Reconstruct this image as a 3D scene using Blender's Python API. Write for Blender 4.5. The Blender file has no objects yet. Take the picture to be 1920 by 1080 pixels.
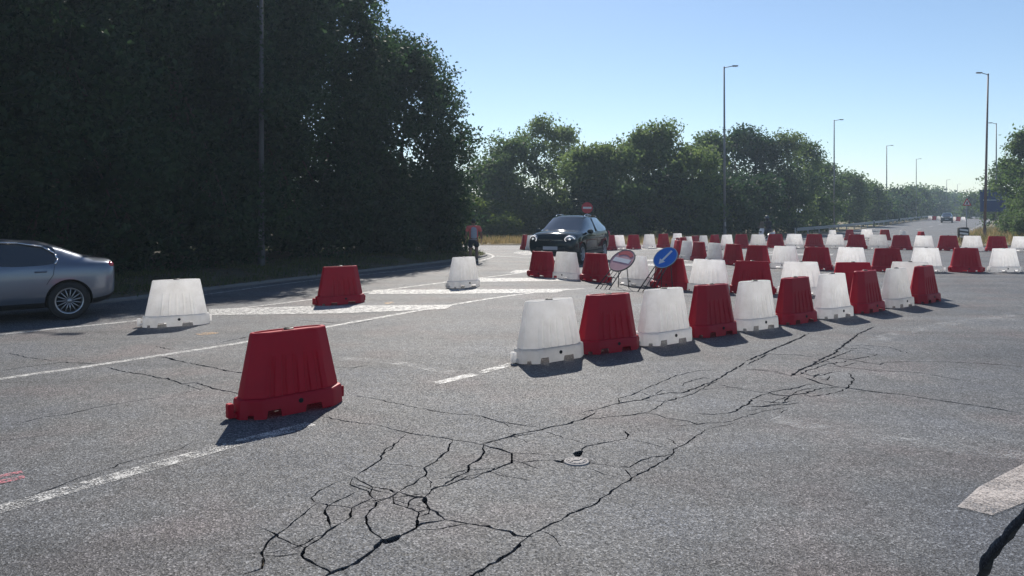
import bpy, bmesh, math, random
import numpy as np
from mathutils import Vector, Matrix
from mathutils.geometry import delaunay_2d_cdt

# ------------------------------------------------------------------ camera, world, sun, exposure
SC = bpy.context.scene
COL = SC.collection
CAM_H, FPX, HOR = 1.93, 1387.0, 403.0          # eye height, focal length and horizon of the 1920 px photograph
SUN_EL, SUN_AZ = math.radians(40), math.radians(-2.5)   # azimuth from +Y, clockwise

cam = bpy.data.cameras.new('camera')
cam.lens = FPX / 1920 * 36; cam.sensor_width = 36; cam.sensor_fit = 'HORIZONTAL'
cam.shift_y = -(540 - HOR) / 1920
cam.clip_start = 0.05; cam.clip_end = 8000
camo = bpy.data.objects.new('camera', cam); COL.objects.link(camo)
camo.location = (0, 0, CAM_H); camo.rotation_euler = (math.radians(90), 0, 0)
SC.camera = camo

W = bpy.data.worlds.new('World'); SC.world = W; W.use_nodes = True
wn = W.node_tree.nodes; wl = W.node_tree.links; wn.clear()
sky = wn.new('ShaderNodeTexSky'); sky.sky_type = 'NISHITA'; sky.sun_disc = False
sky.sun_elevation = SUN_EL; sky.sun_rotation = SUN_AZ
sky.air_density = 1.0; sky.dust_density = 0.2; sky.ozone_density = 3.0; sky.altitude = 100
bg = wn.new('ShaderNodeBackground'); bg.inputs[1].default_value = 0.088
wo = wn.new('ShaderNodeOutputWorld')
wl.new(sky.outputs[0], bg.inputs[0]); wl.new(bg.outputs[0], wo.inputs[0])

sun = bpy.data.lights.new('sun', 'SUN'); sun.energy = 4.6; sun.angle = math.radians(0.53); sun.color = (1.0, 0.94, 0.85)
suno = bpy.data.objects.new('sun', sun); COL.objects.link(suno)
suno.rotation_euler = Vector((math.sin(SUN_AZ) * math.cos(SUN_EL), math.cos(SUN_AZ) * math.cos(SUN_EL), math.sin(SUN_EL))).to_track_quat('Z', 'Y').to_euler()

SC.view_settings.view_transform = 'Standard'; SC.view_settings.look = 'None'
SC.view_settings.gamma = 1.0; SC.view_settings.use_curve_mapping = False
SC.view_settings.exposure = 0.42
SC.render.engine = 'CYCLES'
SC.cycles.max_bounces = 8; SC.cycles.transparent_max_bounces = 12; SC.cycles.volume_bounces = 0
SC.cycles.sample_clamp_indirect = 6.0
SC.cycles.use_denoising = True
random.seed(7); RNG = np.random.default_rng(7)

# ------------------------------------------------------------------ layout helpers
def P(px, py, z=0.0):
    """point on the level plane of height z that the photograph shows at (px, py)"""
    d = (CAM_H - z) * FPX / (py - HOR)
    return Vector(((px - 960) / FPX * d, d, z))
def at(px, d, z=0.0): return Vector(((px - 960) / FPX * d, d, z))
def gz(x, y):
    r = math.hypot(x, y); t = min(1, max(0, (r - 62) / 170)); return 1.25 * t * t * (3 - 2 * t)
def lerp(a, b, t): return a + (b - a) * t

# ------------------------------------------------------------------ materials
def mat(name):
    m = bpy.data.materials.new(name); m.use_nodes = True
    nt = m.node_tree; b = nt.nodes['Principled BSDF']
    return m, nt.nodes, nt.links, b
def simple(name, col, rough=0.5, metal=0.0, noise=0.0, scale=8.0, coat=0.0, bump=0.0, spec=0.5):
    m, n, l, b = mat(name)
    b.inputs['Base Color'].default_value = (*col, 1); b.inputs['Roughness'].default_value = rough
    b.inputs['Metallic'].default_value = metal; b.inputs['Coat Weight'].default_value = coat
    b.inputs['Coat Roughness'].default_value = 0.04; b.inputs['Specular IOR Level'].default_value = spec
    if noise or bump:
        tc = n.new('ShaderNodeTexCoord'); nz = n.new('ShaderNodeTexNoise'); nz.inputs['Scale'].default_value = scale; nz.inputs['Detail'].default_value = 5
        l.new(tc.outputs['Object'], nz.inputs['Vector'])
        if noise:
            mx = n.new('ShaderNodeMix'); mx.data_type = 'RGBA'
            mx.inputs[6].default_value = (*[c * (1 - noise) for c in col], 1); mx.inputs[7].default_value = (*[min(1, c * (1 + noise)) for c in col], 1)
            l.new(nz.outputs[0], mx.inputs[0]); l.new(mx.outputs[2], b.inputs['Base Color'])
        if bump:
            bp = n.new('ShaderNodeBump'); bp.inputs['Strength'].default_value = bump; bp.inputs['Distance'].default_value = 0.01
            l.new(nz.outputs[0], bp.inputs['Height']); l.new(bp.outputs[0], b.inputs['Normal'])
    return m
def ramp(n, stops):
    r = n.new('ShaderNodeValToRGB'); e = r.color_ramp.elements
    while len(e) > len(stops): e.remove(e[-1])
    while len(e) < len(stops): e.new(0.5)
    for k, (p, c) in enumerate(stops): e[k].position = p; e[k].color = (*c, 1) if len(c) == 3 else c
    return r

def asphalt_material(name, base, fine=1.0, tint=0.0):
    m, n, l, b = mat(name)
    tc = n.new('ShaderNodeTexCoord')
    def noise(sc, det=3, rough=0.5):
        z = n.new('ShaderNodeTexNoise'); z.inputs['Scale'].default_value = sc; z.inputs['Detail'].default_value = det; z.inputs['Roughness'].default_value = rough
        l.new(tc.outputs['Object'], z.inputs['Vector']); return z
    vor = n.new('ShaderNodeTexVoronoi'); vor.inputs['Scale'].default_value = 96; l.new(tc.outputs['Object'], vor.inputs['Vector'])
    sep = n.new('ShaderNodeSeparateColor'); l.new(vor.outputs['Color'], sep.inputs[0])
    r1 = ramp(n, [(0.0, (base * .28,) * 3), (0.30, (base * .66,) * 3), (0.66, (base * 1.0,) * 3), (0.90, (base * 1.75, base * 1.73, base * 1.68)), (1, (base * 3.0, base * 2.95, base * 2.85))])
    l.new(sep.outputs[0], r1.inputs[0])
    big = noise(0.35, 6, 0.6); r2 = ramp(n, [(0.30, (0.66, 0.67, 0.70)), (0.46, (0.94, 0.93, 0.93)), (0.56, (1.04, 1.02, 1.0)), (0.72, (1.32, 1.28, 1.24))])
    l.new(big.outputs[0], r2.inputs[0])
    mul = n.new('ShaderNodeMix'); mul.data_type = 'RGBA'; mul.blend_type = 'MULTIPLY'; mul.inputs[0].default_value = 1
    l.new(r1.outputs[0], mul.inputs[6]); l.new(r2.outputs[0], mul.inputs[7])
    mid = noise(7, 5, 0.65); r3 = ramp(n, [(0.3, (0.80, 0.80, 0.80)), (0.7, (1.18, 1.18, 1.18))]); l.new(mid.outputs[0], r3.inputs[0])
    mu2 = n.new('ShaderNodeMix'); mu2.data_type = 'RGBA'; mu2.blend_type = 'MULTIPLY'; mu2.inputs[0].default_value = 1
    l.new(mul.outputs[2], mu2.inputs[6]); l.new(r3.outputs[0], mu2.inputs[7])
    tn = noise(0.8, 4); r4 = ramp(n, [(0.35, (0.90, 0.97, 1.10)), (0.5, (0.95, 0.99, 1.06)), (0.68, (1.06, 0.96, 1.0))]); l.new(tn.outputs[0], r4.inputs[0])
    mu3 = n.new('ShaderNodeMix'); mu3.data_type = 'RGBA'; mu3.blend_type = 'MULTIPLY'; mu3.inputs[0].default_value = 1
    mp = n.new('ShaderNodeMapping'); mp.inputs['Rotation'].default_value = (0, 0, math.radians(-40)); mp.inputs['Scale'].default_value = (.07, 1.15, 1); l.new(tc.outputs['Object'], mp.inputs['Vector'])
    wt = n.new('ShaderNodeTexNoise'); wt.inputs['Scale'].default_value = 1.0; wt.inputs['Detail'].default_value = 5; wt.inputs['Roughness'].default_value = .6; l.new(mp.outputs[0], wt.inputs['Vector'])
    r5 = ramp(n, [(0.34, (0.78,) * 3), (0.5, (1.0,) * 3), (0.66, (1.16,) * 3)]); l.new(wt.outputs[0], r5.inputs[0])
    st = noise(1.9, 7, .7); r6 = ramp(n, [(0.30, (0.62,) * 3), (0.40, (1.0,) * 3)]); l.new(st.outputs[0], r6.inputs[0])
    w1 = n.new('ShaderNodeMix'); w1.data_type = 'RGBA'; w1.blend_type = 'MULTIPLY'; w1.inputs[0].default_value = 1; l.new(r5.outputs[0], w1.inputs[6]); l.new(r6.outputs[0], w1.inputs[7])
    w2 = n.new('ShaderNodeMix'); w2.data_type = 'RGBA'; w2.blend_type = 'MULTIPLY'; w2.inputs[0].default_value = 1; l.new(mu2.outputs[2], w2.inputs[6]); l.new(w1.outputs[2], w2.inputs[7])
    l.new(w2.outputs[2], mu3.inputs[6]); l.new(r4.outputs[0], mu3.inputs[7]); l.new(mu3.outputs[2], b.inputs['Base Color'])
    # streaks of wear along the lanes
    b.inputs['Roughness'].default_value = 0.62; b.inputs['Specular IOR Level'].default_value = 0.28
    rr = ramp(n, [(0.3, (0.6,) * 3), (0.7, (0.88,) * 3)]); l.new(sep.outputs[1], rr.inputs[0]); l.new(rr.outputs[0], b.inputs['Roughness'])
    bp = n.new('ShaderNodeBump'); bp.inputs['Strength'].default_value = 0.6 * fine; bp.inputs['Distance'].default_value = 0.008
    add = n.new('ShaderNodeMath'); add.operation = 'MULTIPLY_ADD'; add.inputs[1].default_value = 0.7
    l.new(vor.outputs['Distance'], add.inputs[0]); n2 = noise(110, 2); l.new(n2.outputs[0], add.inputs[2])
    l.new(add.outputs[0], bp.inputs['Height']); l.new(bp.outputs[0], b.inputs['Normal'])
    return m

def paint_material(name, col, thr, soft=0.12, scale=9.0):
    """road paint worn through to the asphalt: thr is how much is gone"""
    m, n, l, b = mat(name)
    b.inputs['Base Color'].default_value = (*col, 1); b.inputs['Roughness'].default_value = 0.6
    tc = n.new('ShaderNodeTexCoord')
    def noise(sc, det):
        z = n.new('ShaderNodeTexNoise'); z.inputs['Scale'].default_value = sc; z.inputs['Detail'].default_value = det; z.inputs['Roughness'].default_value = .7
        l.new(tc.outputs['Object'], z.inputs['Vector']); return z
    a, c = noise(scale, 6), noise(75, 3)
    ad = n.new('ShaderNodeMath'); ad.operation = 'MULTIPLY_ADD'; ad.inputs[1].default_value = 0.55; l.new(c.outputs[0], ad.inputs[0])
    sc_ = n.new('ShaderNodeMath'); sc_.operation = 'MULTIPLY'; sc_.inputs[1].default_value = 0.45; l.new(a.outputs[0], sc_.inputs[0]); l.new(sc_.outputs[0], ad.inputs[2])
    mr = n.new('ShaderNodeMapRange'); mr.inputs[1].default_value = thr - soft; mr.inputs[2].default_value = thr + soft; l.new(ad.outputs[0], mr.inputs[0])
    tr = n.new('ShaderNodeBsdfTransparent'); mx = n.new('ShaderNodeMixShader'); out = n['Material Output']
    l.new(mr.outputs[0], mx.inputs[0]); l.new(tr.outputs[0], mx.inputs[1]); l.new(b.outputs[0], mx.inputs[2]); l.new(mx.outputs[0], out.inputs[0])
    return m

def plastic_material(name, col, trans, dirt):
    m, n, l, b = mat(name)
    tc = n.new('ShaderNodeTexCoord'); oi = n.new('ShaderNodeObjectInfo')
    add = n.new('ShaderNodeVectorMath'); add.operation = 'ADD'; cmb = n.new('ShaderNodeCombineXYZ')
    mm = n.new('ShaderNodeMath'); mm.operation = 'MULTIPLY'; mm.inputs[1].default_value = 50; l.new(oi.outputs['Random'], mm.inputs[0]); l.new(mm.outputs[0], cmb.inputs[0])
    l.new(tc.outputs['Object'], add.inputs[0]); l.new(cmb.outputs[0], add.inputs[1])
    nz = n.new('ShaderNodeTexNoise'); nz.inputs['Scale'].default_value = 4.5; nz.inputs['Detail'].default_value = 7; nz.inputs['Roughness'].default_value = .68; l.new(add.outputs[0], nz.inputs['Vector'])
    r = ramp(n, [(0.36, (0, 0, 0)), (0.72, (1, 1, 1))]); l.new(nz.outputs[0], r.inputs[0])
    mx = n.new('ShaderNodeMix'); mx.data_type = 'RGBA'; mx.inputs[6].default_value = (*col, 1); mx.inputs[7].default_value = (*dirt, 1)
    sc_ = n.new('ShaderNodeMath'); sc_.operation = 'MULTIPLY'; sc_.inputs[1].default_value = 0.36; l.new(r.outputs[0], sc_.inputs[0]); l.new(sc_.outputs[0], mx.inputs[0])
    hs = n.new('ShaderNodeHueSaturation'); vr = n.new('ShaderNodeMapRange'); vr.inputs[3].default_value = .84; vr.inputs[4].default_value = 1.08
    l.new(oi.outputs['Random'], vr.inputs[0]); l.new(vr.outputs[0], hs.inputs['Value']); l.new(mx.outputs[2], hs.inputs['Color']); l.new(hs.outputs[0], b.inputs['Base Color'])
    b.inputs['Roughness'].default_value = 0.5; b.inputs['Specular IOR Level'].default_value = 0.32
    tl = n.new('ShaderNodeBsdfTranslucent'); l.new(hs.outputs[0], tl.inputs[0]); ms = n.new('ShaderNodeMixShader'); ms.inputs[0].default_value = trans
    l.new(b.outputs[0], ms.inputs[1]); l.new(tl.outputs[0], ms.inputs[2]); l.new(ms.outputs[0], n['Material Output'].inputs[0])
    return m

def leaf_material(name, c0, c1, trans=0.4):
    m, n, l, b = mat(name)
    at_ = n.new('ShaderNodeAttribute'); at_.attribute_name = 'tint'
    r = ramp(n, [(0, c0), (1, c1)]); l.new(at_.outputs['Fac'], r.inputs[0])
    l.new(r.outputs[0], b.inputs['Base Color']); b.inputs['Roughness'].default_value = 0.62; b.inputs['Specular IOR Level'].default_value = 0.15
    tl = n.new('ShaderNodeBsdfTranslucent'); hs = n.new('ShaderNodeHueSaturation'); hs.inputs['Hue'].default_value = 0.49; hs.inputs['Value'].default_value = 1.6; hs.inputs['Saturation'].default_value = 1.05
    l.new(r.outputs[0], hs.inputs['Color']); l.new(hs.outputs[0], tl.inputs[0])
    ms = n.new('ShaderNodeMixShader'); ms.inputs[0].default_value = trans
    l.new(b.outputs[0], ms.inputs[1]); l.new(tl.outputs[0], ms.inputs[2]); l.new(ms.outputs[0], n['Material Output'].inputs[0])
    return m

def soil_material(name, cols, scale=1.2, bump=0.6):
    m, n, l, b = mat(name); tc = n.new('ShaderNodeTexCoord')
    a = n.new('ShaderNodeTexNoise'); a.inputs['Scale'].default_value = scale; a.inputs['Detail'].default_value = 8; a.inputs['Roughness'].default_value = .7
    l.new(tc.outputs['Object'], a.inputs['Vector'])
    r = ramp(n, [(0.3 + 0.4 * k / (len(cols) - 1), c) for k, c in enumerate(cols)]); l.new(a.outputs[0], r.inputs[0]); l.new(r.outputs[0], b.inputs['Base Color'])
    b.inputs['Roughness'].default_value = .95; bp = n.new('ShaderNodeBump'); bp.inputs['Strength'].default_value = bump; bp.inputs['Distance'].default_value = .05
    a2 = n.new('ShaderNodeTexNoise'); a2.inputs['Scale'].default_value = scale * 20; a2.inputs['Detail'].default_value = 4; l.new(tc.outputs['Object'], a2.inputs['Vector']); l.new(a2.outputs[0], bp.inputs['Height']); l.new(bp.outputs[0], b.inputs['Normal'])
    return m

M = {}
M['asphalt'] = asphalt_material('asphalt', 0.103)
M['far_asphalt'] = asphalt_material('far_asphalt', 0.115, 0.6)
M['paint'] = paint_material('road_paint', (0.56, 0.55, 0.53), 0.495, 0.07)
M['paint_worn'] = paint_material('road_paint_worn', (0.55, 0.54, 0.52), 0.525, 0.035, 5)
M['paint_ghost'] = paint_material('road_paint_ghost', (0.5, 0.5, 0.5), 0.60, 0.10, 3)
M['paint_beige'] = paint_material('road_paint_beige', (0.52, 0.46, 0.42), 0.49, 0.10, 2.2)
M['spray_pink'] = paint_material('spray_pink', (0.62, 0.16, 0.20), 0.53, 0.06, 8)
M['spray_orange'] = paint_material('spray_orange', (0.62, 0.36, 0.14), 0.53, 0.06, 8)
M['earth'] = soil_material('earth', [(0.05, 0.04, 0.03), (0.10, 0.085, 0.06), (0.16, 0.13, 0.09)])
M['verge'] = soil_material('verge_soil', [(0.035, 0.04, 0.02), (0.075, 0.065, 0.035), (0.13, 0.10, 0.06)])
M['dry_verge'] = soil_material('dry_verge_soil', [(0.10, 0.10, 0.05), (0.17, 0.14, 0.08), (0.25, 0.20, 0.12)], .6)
M['kerb'] = simple('kerb_concrete', (0.17, 0.165, 0.155), .85, noise=.25, scale=6, bump=.3)
M['white'] = plastic_material('white_plastic', (0.95, 0.94, 0.93), 0.70, (0.50, 0.47, 0.42))
M['red'] = plastic_material('red_plastic', (0.52, 0.004, 0.024), 0.17, (0.34, 0.006, 0.022))
M['cap'] = simple('cap_black', (0.012, 0.014, 0.013), .5)
M['hole'] = simple('plug_black', (0.008, 0.008, 0.008), .8)
M['steel'] = simple('galvanised_steel', (0.33, 0.34, 0.35), .5, .6, noise=.2, scale=5)
M['pole'] = simple('painted_pole', (0.20, 0.20, 0.21), .55, .35, noise=.2, scale=2)
M['rusty'] = simple('stained_pole', (0.17, 0.12, 0.11), .65, .2, noise=.3, scale=2)
M['dull_pole'] = simple('dull_pole', (0.085, 0.09, 0.095), .8, 0, noise=.3, scale=2)
M['dark_frame'] = simple('dark_steel', (0.035, 0.035, 0.04), .55, .3)
M['sign_red'] = simple('sign_red', (0.48, 0.02, 0.035), .4, noise=.1, scale=9)
M['sign_faded'] = simple('sign_faded', (0.55, 0.27, 0.30), .5, noise=.22, scale=7)
M['sign_white'] = simple('sign_white', (0.72, 0.72, 0.72), .4)
M['sign_blue'] = simple('sign_blue', (0.015, 0.16, 0.60), .35, noise=.12, scale=9)
M['panel_blue'] = simple('panel_blue', (0.012, 0.045, 0.16), .4)
M['panel_dark'] = simple('panel_navy', (0.008, 0.016, 0.14), .4)
M['panel_text'] = simple('panel_text', (0.32, 0.38, 0.46), .5)
M['sign_back'] = simple('sign_back', (0.05, 0.055, 0.06), .6, .3)
M['black'] = simple('black_rubber', (0.012, 0.012, 0.013), .8)
M['bark'] = simple('bark', (0.075, 0.058, 0.045), .95, noise=.4, scale=3, bump=.8)
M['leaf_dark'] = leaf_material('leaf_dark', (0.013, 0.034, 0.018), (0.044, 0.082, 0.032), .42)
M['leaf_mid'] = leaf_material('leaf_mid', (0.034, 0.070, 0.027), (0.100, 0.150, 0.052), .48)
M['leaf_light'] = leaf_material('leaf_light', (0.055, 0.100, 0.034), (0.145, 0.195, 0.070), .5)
M['leaf_ivy'] = leaf_material('leaf_ivy', (0.040, 0.075, 0.018), (0.120, 0.165, 0.040), .46)
M['grass_dry'] = leaf_material('grass_dry', (0.16, 0.13, 0.06), (0.34, 0.27, 0.13), .4)
M['grass_green'] = leaf_material('grass_green', (0.03, 0.05, 0.015), (0.10, 0.12, 0.04), .4)
M['litter'] = leaf_material('leaf_litter', (0.07, 0.045, 0.022), (0.22, 0.14, 0.07), .1)

# ------------------------------------------------------------------ object helpers
def link(o, parent=None):
    COL.objects.link(o)
    if parent is not None: o.parent = parent
    return o
def tag(o, label=None, cat=None, group=None, kind=None):
    if label: o['label'] = label
    if cat: o['category'] = cat
    if group: o['group'] = group
    if kind: o['kind'] = kind
    return o
def empty(name, loc=(0, 0, 0), rz=0.0):
    o = bpy.data.objects.new(name, None); o.empty_display_size = .2; link(o); o.location = loc; o.rotation_euler = (0, 0, rz); return o
def mesh_obj(name, verts, faces, m, parent=None, smooth=False):
    me = bpy.data.meshes.new(name); me.from_pydata([tuple(v) for v in verts], [], faces); me.materials.append(m)
    if smooth: me.polygons.foreach_set('use_smooth', [True] * len(me.polygons))
    me.update(); return link(bpy.data.objects.new(name, me), parent)
def bm_obj(name, bm, m, parent=None, smooth=False, bevel=0.0):
    if bevel: bmesh.ops.bevel(bm, geom=bm.edges[:], offset=bevel, segments=2, affect='EDGES', clamp_overlap=True)
    bmesh.ops.recalc_face_normals(bm, faces=bm.faces[:])
    me = bpy.data.meshes.new(name); bm.to_mesh(me); bm.free(); me.materials.append(m)
    if smooth: me.polygons.foreach_set('use_smooth', [True] * len(me.polygons))
    return link(bpy.data.objects.new(name, me), parent)
def copy_tree(o, parent=None):
    c = o.copy(); COL.objects.link(c); c.parent = parent
    for ch in list(o.children): copy_tree(ch, c)
    return c
def box(bm, c, s, rot=None):
    mt = Matrix.Translation(c) @ (rot.to_4x4() if rot else Matrix.Identity(4)) @ Matrix.Diagonal((*s, 1))
    bmesh.ops.create_cube(bm, size=1, matrix=mt)
def tube(bm, a, b, r0, r1=None, seg=8, cap=True):
    a, b = Vector(a), Vector(b); r1 = r0 if r1 is None else r1; d = b - a
    q = d.to_track_quat('Z', 'Y').to_matrix().to_4x4()
    bmesh.ops.create_cone(bm, cap_ends=cap, segments=seg, radius1=r0, radius2=r1, depth=d.length, matrix=Matrix.Translation((a + b) / 2) @ q)
def lathe(bm, prof, seg=24, axis='Z', mtx=None):
    rings = []
    for r, h in prof:
        ring = []
        for k in range(seg):
            a = 2 * math.pi * k / seg; v = Vector((r * math.cos(a), r * math.sin(a), h))
            if axis == 'Y': v = Vector((v.x, v.z, v.y))
            if mtx: v = mtx @ v
            ring.append(bm.verts.new(v))
        rings.append(ring)
    for A, B in zip(rings, rings[1:]):
        for k in range(seg): bm.faces.new((A[k], A[(k + 1) % seg], B[(k + 1) % seg], B[k]))
    return rings

# ------------------------------------------------------------------ cracks in the asphalt (traced as world polylines, cut as real gaps)
def crop(ox, oy, s): return lambda pts: [P(ox + x / s, oy + y / s).xy for x, y in pts]
cA, cB, cC, cE, cF = crop(400, 760, 3.2), crop(900, 680, 3.2), crop(1400, 560, 3.6), crop(0, 600, 2.25), crop(0, 0, 1)
CR = []
def add(f, w, *pts): CR.append((f(pts), w))
add(cA, 8, (640,65),(820,100),(990,120),(1150,160),(1380,195),(1620,235)); add(cA, 6, (1250,20),(1400,45),(1580,60),(1700,95),(1920,125))
add(cA, 14, (1620,235),(1700,210),(1920,165)); add(cA, 8, (1150,180),(1110,220),(1030,265),(1000,330),(930,375),(840,430))
add(cA, 10, (1430,205),(1410,260),(1370,300),(1340,335),(1265,375),(1280,410),(1270,425),(1110,520)); add(cA, 4, (1040,350),(1240,368))
add(cA, 12, (1620,235),(1620,290),(1580,335),(1530,360),(1525,400),(1440,440),(1390,475),(1310,505),(1300,520),(1270,550))
add(cA, 10, (1640,245),(1720,262),(1795,290),(1790,345),(1690,385),(1600,410),(1520,428),(1440,465),(1310,505)); add(cA, 5, (1620,298),(1780,297))
add(cA, 12, (840,430),(900,462),(955,490),(1060,505),(1080,520),(1110,520)); add(cA, 6, (840,430),(720,470),(640,510),(585,555),(600,575),(630,585))
add(cA, 7, (840,430),(820,475),(880,500),(930,515),(940,540),(975,575)); add(cA, 7, (880,512),(800,550),(740,575),(690,600)); add(cA, 8, (955,490),(940,540))
add(cA, 9, (630,585),(690,600),(750,602),(830,615),(900,580),(960,555)); add(cA, 8, (630,585),(560,635),(490,690),(460,720),(380,775),(320,830),(290,885),(300,930),(290,980),(180,1015))
add(cA, 9, (690,600),(670,625),(690,690),(710,740)); add(cA, 10, (830,615),(825,670),(790,695),(710,740),(640,800),(550,855),(530,900),(540,915),(620,960),(680,985),(710,1005))
add(cA, 8, (290,738),(380,775),(395,795),(470,830),(550,855)); add(cA, 5, (300,900),(400,905),(530,885)); add(cA, 4, (200,890),(290,885))
add(cA, 20, (640,1040),(710,1005),(800,970),(860,945),(920,900),(980,845),(1020,800)); add(cA, 15, (1110,790),(1150,770),(1210,740),(1250,710),(1390,685))
add(cA, 40, (1005,803),(1040,818),(1085,800),(1125,778)); add(cA, 10, (1010,800),(960,765),(930,725),(915,665),(970,610),(980,580),(1080,540),(1110,520))
add(cA, 9, (1080,540),(1085,590),(1165,615),(1230,640),(1300,620)); add(cA, 8, (1165,615),(1175,575),(1210,555),(1270,552))
add(cA, 17, (1110,520),(1200,548),(1270,552),(1275,590),(1300,625),(1340,640),(1390,685)); add(cA, 12, (1230,640),(1225,670),(1225,710),(1210,740)); add(cA, 11, (1225,670),(1290,650),(1300,625))
add(cA, 14, (1390,685),(1500,705),(1600,722),(1730,748),(1860,787),(1920,785)); add(cA, 6, (1220,750),(1340,745),(1440,725),(1530,710))
add(cA, 14, (1920,765),(1840,825),(1800,875),(1700,940),(1600,995),(1540,1030),(1490,1060)); add(cA, 4, (825,620),(960,605)); add(cA, 5, (830,680),(920,675))
add(cA, 6, (1270,425),(1310,460),(1300,495)); add(cA, 5, (1310,450),(1380,435),(1420,432),(1500,425)); add(cA, 4, (1690,395),(1760,425),(1850,440),(1920,455))
add(cB, 15, (0,490),(100,465),(250,425),(390,395),(450,380),(520,370),(620,340),(690,300)); add(cB, 12, (620,300),(750,265),(850,240),(970,225),(1030,200),(1140,180),(1220,180),(1300,150),(1420,105),(1500,55),(1590,0))
add(cB, 5, (0,325),(50,335),(110,355),(200,390)); add(cB, 7, (110,350),(250,375),(400,390)); add(cB, 5, (370,410),(480,440),(580,470),(650,495))
add(cB, 11, (0,490),(40,500),(130,525),(190,545),(190,600),(90,630),(60,655),(0,665)); add(cB, 5, (190,545),(300,545),(480,560)); add(cB, 8, (190,605),(320,590),(440,585))
add(cB, 28, (440,586),(490,597),(520,582),(570,574),(640,590)); add(cB, 46, (582,568),(585,545),(612,528)); add(cB, 15, (612,530),(640,500),(720,485),(880,458)); add(cB, 10, (880,458),(890,430),(855,405))
add(cB, 6, (890,460),(1000,480),(1150,515)); add(cB, 9, (650,600),(720,610),(830,628),(900,625),(950,595),(1030,565),(1110,560),(1160,545),(1160,520),(1230,490),(1270,460),(1330,425),(1350,400))
add(cB, 8, (870,640),(890,665),(910,690)); add(cB, 11, (1160,545),(1120,580),(1040,625),(910,690),(830,745),(750,800),(690,850),(600,885),(530,910),(490,945),(430,965),(370,1000),(320,1024))
add(cB, 5, (60,655),(140,680),(240,695)); add(cB, 4, (650,630),(720,660),(830,690)); add(cB, 10, (640,340),(780,325),(900,315),(1000,298),(1060,270),(1100,240)); add(cB, 8, (1100,240),(1270,190),(1420,110))
add(cB, 6, (830,245),(830,215),(920,190),(960,170),(1060,130),(1180,75),(1300,50),(1420,40)); add(cB, 6, (960,175),(1030,200)); add(cB, 6, (1050,190),(1090,165),(1140,170)); add(cB, 6, (1210,140),(1230,120),(1340,90),(1430,105))
add(cB, 5, (980,222),(1100,232),(1160,215)); add(cB, 7, (980,305),(1060,310),(1120,335),(1250,350),(1300,370),(1480,355),(1520,350),(1600,320)); add(cB, 4, (1110,378),(1340,370)); add(cB, 4, (1380,395),(1520,365))
add(cB, 10, (1240,300),(1400,312),(1520,295),(1600,255),(1640,215),(1750,175),(1920,150)); add(cB, 5, (1410,130),(1560,155),(1720,185)); add(cB, 5, (1590,40),(1720,45),(1840,65))
add(cB, 10, (1600,265),(1700,265),(1840,250),(1920,240)); add(cB, 5, (1580,330),(1700,290),(1860,265))
add(cC, 10, (0,730),(70,730),(200,715),(300,710)); add(cC, 15, (70,685),(170,700),(240,705),(330,685)); add(cC, 14, (130,630),(200,650),(290,655),(380,640),(500,605),(620,598)); add(cC, 10, (240,700),(290,655))
add(cC, 7, (380,640),(430,660),(550,645),(650,620),(690,590),(720,540),(690,500)); add(cC, 13, (300,525),(360,480),(430,455),(500,410),(580,375),(640,325),(700,280),(760,235),(860,190))
add(cC, 12, (360,525),(430,545),(490,570),(610,595),(700,605),(850,628),(1050,645),(1200,672),(1500,715),(1700,745),(1865,775)); add(cC, 6, (340,490),(440,520),(560,500),(640,490)); add(cC, 5, (560,520),(550,550),(500,545))
add(cC, 5, (500,450),(640,462),(760,472),(900,490),(1050,490),(1200,505),(1450,550)); add(cC, 5, (640,462),(740,430)); add(cC, 8, (580,400),(700,410),(860,385),(880,375)); add(cC, 8, (700,412),(800,430),(900,445),(950,425))
add(cC, 5, (0,480),(120,485),(300,520)); add(cC, 5, (120,370),(350,380),(450,395)); add(cC, 5, (680,320),(780,315),(950,325),(1100,370)); add(cC, 13, (0,420),(160,350),(280,300),(420,235)); add(cC, 8, (0,445),(160,370))
add(cC, 4, (950,430),(1100,420),(1450,430),(1700,445),(1865,460)); add(cC, 5, (0,760),(110,740)); add(cC, 5, (280,740),(230,775)); add(cC, 8, (250,610),(350,600),(400,580),(470,575))
add(cE, 12, (650,155),(700,158),(750,172),(830,188),(900,200),(960,215),(1010,222),(1060,232)); add(cE, 10, (450,200),(530,220),(600,228),(650,240),(730,255),(760,268),(830,265),(900,290),(960,300),(1010,312)); add(cE, 5, (760,268),(850,295))
add(cE, 6, (0,215),(130,195),(260,178),(420,185)); add(cE, 6, (40,140),(110,158),(220,170)); add(cE, 4, (60,440),(180,410),(300,395),(400,370),(520,350),(680,325)); add(cE, 3, (0,510),(200,485))
add(cE, 5, (100,750),(250,700),(330,665),(450,630),(560,590),(650,570),(760,545),(810,515)); add(cE, 5, (660,110),(720,125)); add(cE, 7, (930,95),(1000,80),(1050,70))
add(cF, 6, (650,740),(700,747),(760,760),(790,766)); add(cF, 6, (560,600),(660,608),(700,600)); add(cF, 5, (620,688),(660,690),(690,685)); add(cF, 8, (740,590),(790,583),(840,572),(880,566),(940,556),(1000,548))
add(cF, 36, (1835,1100),(1848,1060),(1868,1025),(1895,995),(1930,955),(1990,890))
add(cC, 7, (330,520),(400,490),(470,470),(540,440),(640,430),(700,410)); add(cC, 6, (420,455),(480,440),(600,390),(680,360),(720,345)); add(cC, 6, (500,410),(560,430),(640,462)); add(cC, 5, (640,325),(700,340),(780,330),(840,345)); add(cC, 6, (430,545),(470,520),(520,515),(560,500)); add(cC, 6, (300,655),(340,625),(400,610),(470,600)); add(cC, 5, (170,700),(210,680),(250,672),(290,655))
CRK = 1.75e-3

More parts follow.
